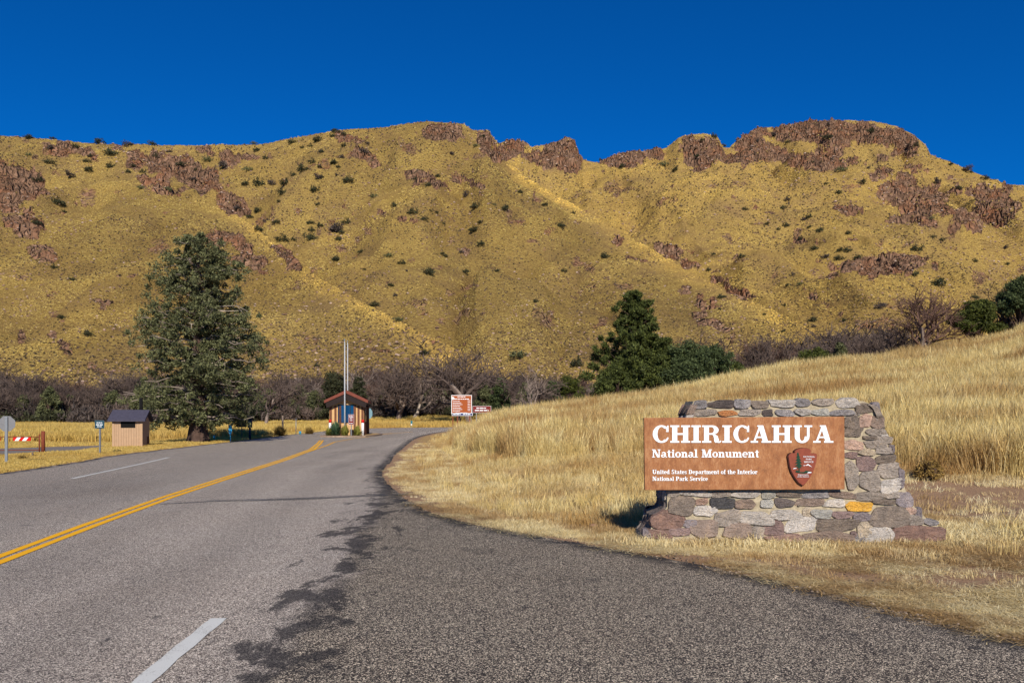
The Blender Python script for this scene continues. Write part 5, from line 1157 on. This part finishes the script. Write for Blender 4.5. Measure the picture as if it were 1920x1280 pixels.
LMK = [(-200, 'left of the stop sign back'), (30, 'above the stop sign back'), (65, 'above the pipe gate'), (110, 'right of the gate post'), (160, 'left of the teal sign'), (200, 'behind the restroom hut'), (250, 'between the restroom hut and the juniper'), (300, 'behind the left half of the juniper'), (370, 'behind the juniper trunk'), (440, 'behind the fee tube'), (490, 'above the grey wooden post'), (545, 'left of the fee booth'), (600, 'behind the fee booth'), (700, 'right of the fee booth'), (760, 'above the far marker post'), (810, 'left of the direction sign'), (860, 'behind the direction sign'), (910, 'behind the maroon sign'), (960, 'at the left end of the grassy rise'), (1010, 'near the pale snag'), (1060, 'near the olive juniper'), (1100, 'left of the cypress'), (1150, 'behind the cypress'), (1250, 'behind the juniper clump'), (1400, 'right of the juniper clump'), (1480, 'left of the squat olive oak'), (1560, 'right of the squat olive oak'), (1660, 'left of the big bare crest tree'), (1760, 'right of the big bare crest tree')]
LX = np.array([a for a, _ in LMK])
def where(px): return LMK[int(np.argmin(np.abs(LX - px)))][1]
TONE = ['grey bare tree', 'wide twiggy bare tree', 'slim bare tree', 'dark-trunked bare tree', 'pale bare tree', 'brownish bare tree', 'dark tangled bare tree']
for row, (Yb, n, tp0) in enumerate(((172, 78, -4), (160, 80, 4), (149, 70, 20))):
    for i in range(n):
        px = -130 + (1150 + 130) * (i + RS.rand() * .9) / n; Y = Yb + RS.uniform(-5, 5)
        top = np.interp(px, [-130, 0, 60, 150, 260, 400, 520, 600, 720, 800, 900, 1000, 1150], [705, 706, 716, 718, 706, 710, 706, 712, 690, 712, 700, 708, 715]) + tp0 + RS.uniform(-6, 20)
        k_ = RS.choice([0, 1, 2, 3, 6, 5, 4], p=[.2, .18, .12, .14, .2, .06, .10]); ht = ['front', 'middle', 'back'][2 - row]
        bare(px, Y, top, k_, f"{TONE[k_]} in the {ht} woods {where(px)}", grp='bare trees along the valley floor', wide=RS.uniform(1.0, 1.5))
for i in range(26):
    px = 1290 + 420 * (i + RS.rand()) / 26; Y = RS.uniform(84, 120); ln = np.interp(px, CREST[:, 0], CREST[:, 1])
    k_ = RS.choice([0, 1, 3, 6, 5]); bare(px, Y, ln - RS.uniform(25, 62), k_, f"low {TONE[k_]} peeping over the crest {where(px)}", grp='bare trees behind the grassy crest', wide=RS.uniform(1.2, 1.8))
src_g = round_tree(985, 137, 722, 15, 'small green juniper at the left foot of the grassy rise', m_jun, 27, n=7000, size=.17)
for i, (px, top) in enumerate([(-60, 730), (45, 742), (92, 728), (212, 735), (262, 728), (330, 738), (505, 735), (560, 728), (590, 740), (722, 742), (812, 738), (905, 735), (835, 748), (300, 725)]):
    c = copy_tree(src_g); Y = 143 + (i * 5) % 9; x, y, z = at_px(px, Y); s = (HY - top) / F * Y / 5.6 + .25; c.location = (x, y, z); c.scale = (s * 1.2, s * 1.2, s); c.rotation_euler.z = i * 1.3
    c['label'] = f"dark green juniper low in the bare woods {where(px)}"; c['group'] = 'junipers mixed into the bare woods'
# brush at the feet of the bare trees
def brush_proto(seed, mat, n=900):
    rs = np.random.RandomState(seed); C = rs.randn(26, 3) * [.8, .8, .3]; C[:, 2] = np.abs(C[:, 2]) + .35; V, Fs = leaves(C, n, .42, .11, rs, 1.0, 3.2, 1.2); V[:, 2] = np.maximum(V[:, 2], -.05); return mk('brush', V, Fs, mat, link=False).data
BR = [brush_proto(60 + i, m) for i, m in enumerate((m_shr2, m_shr2, m_twig, m_shr, m_twig))]
for i in range(95):
    px = -120 + 1260 * (i + RS.rand()) / 95; Y = RS.uniform(141, 150); x, y, z = at_px(px, Y); o = bpy.data.objects.new('brush', BR[RS.randint(5)]); COL.objects.link(o); s = RS.uniform(1.2, 2.4); o.scale = (s * 1.3, s, s * RS.uniform(.9, 1.5)); o.location = (x, y, z); o.rotation_euler.z = RS.rand() * 6.28
    tag(o, f"grey brush below the bare trees {where(px)}", 'brush', 'brush under the bare trees')
# clumps beside the road and plants by the booth
def clump(name, px, py, h, w, n, lab, mat, cat, wid=.03, z=None, Y=None):
    if Y is None: x, y, zz = hit_ground(px, py)
    else: x, y, zz = (px - CX) / F * Y, Y, z
    k = y / F; rs = np.random.RandomState(int(px * 7)); V = []; Fs = []
    for i in range(n):
        a = rs.rand() * 6.283; el = rs.uniform(.12, 1.5); L = h * k * rs.uniform(.75, 1.05); d = np.array([math.cos(a) * math.cos(el) * w / h * 1.0, math.sin(a) * math.cos(el) * w / h, math.sin(el)]) * L; s = np.array([-math.sin(a), math.cos(a), 0]) * wid; b0 = np.array([rs.randn() * .06, rs.randn() * .06, 0]); q = len(V)
        V += [b0 - s, b0 + s, b0 + d * .55 + s * .8 + [0, 0, .05 * L], b0 + d * .55 - s * .8 + [0, 0, .05 * L], b0 + d - [0, 0, .04 * L]]; Fs += [[q, q + 1, q + 2, q + 3], [q + 3, q + 2, q + 4]]
    o = mk(name, V, Fs, mat); o.location = (x, y, zz - .02); tag(o, lab, cat); return o
m_yuc = leaf_mat('blue_green_blades', lin(44, 70, 50), lin(112, 136, 98)); m_yuc2 = leaf_mat('yellow_green_blades', lin(90, 92, 34), lin(168, 164, 80)); m_dryc = leaf_mat('dry_shrub_stems', lin(104, 84, 44), lin(168, 138, 76))
clump('agave_plant', 629, 815, 30, 20, 420, 'large blue-green spiky plant at the left front of the fee booth', m_yuc, 'plant', .06, .1, 60.9)
clump('agave_plant', 646.5, 817, 23, 12, 260, 'yellow-green spiky plant between the flagpole and the notice sign', m_yuc2, 'plant', .055, .1, 60.7)
clump('agave_plant', 617, 817, 18, 10, 200, 'small yellow-green spiky plant at the far left of the booth island', m_yuc2, 'plant', .055, .1, 60.9)
clump('agave_plant', 670, 816, 22, 11, 240, 'yellow-green spiky plant right of the notice sign', m_yuc2, 'plant', .055, .1, 60.9)
clump('dry_bush', 525, 817.5, 24, 24, 420, 'brown dry bush at the foot of the grey wooden post', m_dryc, 'bush', .03)
clump('dry_bush', 580, 815, 18, 17, 300, 'brown dry bush left of the fee booth by the road', m_dryc, 'bush', .03)
clump('dry_bush', 42, 862, 12, 14, 160, 'small dark tuft in the verge beside the stop sign', m_dryc, 'bush', .015)
clump('weed', 1640, 0, 46, 10, 40, 'tall pale weed standing in the grass right of the sign top', m_tall, 'weed', .006, gz_at(7.9, 16), 16.0) if False else None
o = round_tree(1742, 17, 866, 26, 'low dry weed bush in the grass right of the stone wall', m_dryc, 77, 'weed_bush', 2200, .025, cat='bush')

# ------------------------------------------------------------------ shrubs on the hillsides
def shrub_proto(seed, mat, n=420):
    rs = np.random.RandomState(seed); C = rs.randn(14, 3) * [.36, .36, .22]; C[:, 2] = np.abs(C[:, 2]) * 1.2 + .25; V, Fs = leaves(C, n, .34, .10, rs, .9, 1.8, .5); return mk('shrub', V, Fs, mat, link=False).data
SP = [shrub_proto(80, m_shr), shrub_proto(81, m_shr), shrub_proto(82, m_shr), shrub_proto(83, m_shr2), shrub_proto(84, m_shr2), shrub_proto(85, m_jun)]
Z1 = [(272,172,50),(415,160,50),(603,195,70),(265,243,50),(155,205,30),(470,238,40),(500,210,30),(483,283,60),(608,263,60),(385,315,65),(215,348,60),(305,455,85),(345,512,30),(725,262,40),(785,295,40),(700,295,40),(915,185,40),(1070,285,30),(1220,265,70),(920,395,40),(1045,335,40),(770,385,40),(1395,178,45),(1450,220,40),(1590,135,55),(1735,120,60),(1695,155,30),(1750,185,40),(1650,165,30),(1705,243,45),(1650,278,80),(1820,248,40),(1745,325,50),(1745,270,30),(1350,285,45),(1335,360,50),(1415,360,80),(1485,358,55),(1555,358,60),(1600,312,40),(1715,393,75),(1543,408,60),(1520,457,35),(1295,500,55),(1405,508,60),(1355,540,45),(1505,570,50),(1450,563,45),(1410,610,55),(1690,575,40),(1745,588,45),(1810,605,90),(1700,615,45),(1690,655,75),(1545,665,65),(1600,668,35),(1850,660,40),(1830,775,45),(1735,475,30),(1340,780,25),(190,570,60),(160,108,50),(283,108,36),(540,126,70),(695,148,60),(825,142,50),(1385,136,36),(1830,76,40),(300,815,50),(395,880,50),(480,1180,60),(330,1090,50),(850,210,40),(1130,230,60),(990,260,50)]
Z2 = [(80,130,40),(130,150,40),(68,158,40),(130,212,35),(255,200,30),(245,245,60),(120,275,40),(75,305,40),(95,328,30),(10,245,30),(10,385,30),(150,403,60),(90,373,30),(850,212,35),(720,258,35),(645,378,35),(590,428,40),(785,485,55),(295,487,45),(405,537,50),(515,573,65),(855,540,60),(1010,555,55),(1228,533,45),(1090,465,35),(567,613,40),(635,575,30),(605,570,25),(670,635,30),(878,630,35),(148,630,60),(65,665,90),(120,685,45),(108,722,40),(842,668,65),(1305,645,50),(872,748,50),(775,795,35),(222,790,40),(375,810,50),(668,800,35),(685,815,35),(85,832,50),(450,850,50),(478,895,25),(590,898,80),(790,898,45),(963,893,35),(1335,893,45),(240,885,25),(383,973,40),(410,1027,35),(300,1075,70),(430,1158,55),(1175,1060,40),(1650,322,55),(1530,292,25),(1385,580,30),(1285,1158,20),(895,160,30),(520,395,30),(950,535,24),(1550,815,60)]
Z3 = [(215,178,30),(190,260,40),(280,155,40),(330,200,30),(600,147,35),(878,95,30),(870,165,60),(670,188,30),(505,180,30),(1110,130,50),(1350,205,40),(1345,247,25),(10,305,50),(75,335,40),(800,298,25),(950,335,50),(1090,325,25),(870,407,30),(940,453,50),(440,542,40),(665,490,50),(645,537,40),(745,597,45),(785,583,40),(560,620,30),(660,628,40),(620,648,30),(840,655,45),(990,670,45),(785,635,30),(735,697,35),(805,750,45),(955,755,45),(985,762,45),(865,797,50),(935,800,60),(1045,797,45),(275,778,35),(425,790,45),(250,865,30),(700,887,30),(670,943,25),(735,938,30),(1440,690,30),(1485,705,35),(1360,750,80),(1475,935,90),(1335,950,35),(1340,887,50),(1660,818,30),(1830,830,30),(1815,745,35),(1155,1055,70),(1660,1007,40),(970,1130,40),(805,1125,65),(805,1162,35),(650,1050,30),(308,1070,25),(543,1098,25),(645,1185,30),(315,1005,45),(1430,597,30),(1575,430,40),(1715,375,45),(1600,330,60),(1530,305,30),(1460,400,50),(1065,400,50),(1640,345,30)]
SH = [(u / 2.909, 220 + v_ / 2.909, w / 2.909) for u, v_, w in Z1] + [(600 + u / 2.909, 200 + v_ / 2.909, w / 2.909) for u, v_, w in Z2] + [(1240 + u / 2.824, 200 + v_ / 2.824, w / 2.824) for u, v_, w in Z3] + [(970, 664, 34), (1082, 682, 28), (800, 661, 20), (594, 685, 14), (735, 690, 10), (858, 684, 12), (1270, 700, 14)]
ZONE = [(lambda x, y: y < 290 and x < 500, 'along the skyline at the upper left'), (lambda x, y: x < 150, 'on the rocky left edge of the hillside'), (lambda x, y: x < 440 and y < 400, 'among the reddish outcrops above the juniper'), (lambda x, y: x < 300, 'on the grassy slope left of the juniper'), (lambda x, y: x < 480, 'on the rocky spur behind the juniper top'), (lambda x, y: x < 660 and y < 330, 'high on the ridge left of the summit'), (lambda x, y: x < 660 and y < 480, 'in the dotted gully between the two left spurs'), (lambda x, y: x < 760 and y > 560, 'on the lower left spur above the fee booth'), (lambda x, y: x < 800 and y < 330, 'just below the central summit'), (lambda x, y: x < 960 and y < 420, 'on the upper middle slope'), (lambda x, y: x < 960 and y < 560, 'on the open middle slope'), (lambda x, y: x < 1130 and y < 330, 'beside the notched crags'), (lambda x, y: x < 1130 and y > 560, 'near the valley foot in the middle'), (lambda x, y: x < 1160, 'on the slope left of the long spur'), (lambda x, y: x > 1360 and y < 300, 'on the cliffs of the right-hand mesa'), (lambda x, y: x < 1400 and y < 330, 'beside the small crag left of the mesa'), (lambda x, y: x > 1700 and y < 430, 'among the cliffs at the right edge'), (lambda x, y: y < 430, 'on the grassy slope below the mesa'), (lambda x, y: x > 1680, 'on the slope above the bare crest tree'), (lambda x, y: y < 520, 'near the low outcrop band on the right'), (lambda x, y: x < 1420, 'on the long spur above the juniper clump'), (lambda x, y: True, 'on the lower right slope above the crest')]
ADJ = ['tiny', 'small', 'medium', 'large', 'very large']
for i, (px, py, w) in enumerate(SH):
    x, y, z = hit_hill(px, py + w * .22); k_ = RS.choice(6, p=[.25, .25, .2, .1, .1, .1]); o = bpy.data.objects.new('shrub', SP[k_]); COL.objects.link(o)
    s = w * y / F * .58; o.scale = (s * RS.uniform(.95, 1.3), s, s * RS.uniform(.85, 1.2)); o.location = (x, y, z - s * .1); o.rotation_euler.z = RS.rand() * 6.28
    zn = next(t_ for f_, t_ in ZONE if f_(px, py)); ad = ADJ[min(4, int(w / 6))]
    tag(o, f"{ad} {'grey' if k_ in (3, 4) else 'dark green' if k_ < 3 else 'green'} shrub {zn}", 'shrub', 'shrubs dotted over the hillsides')
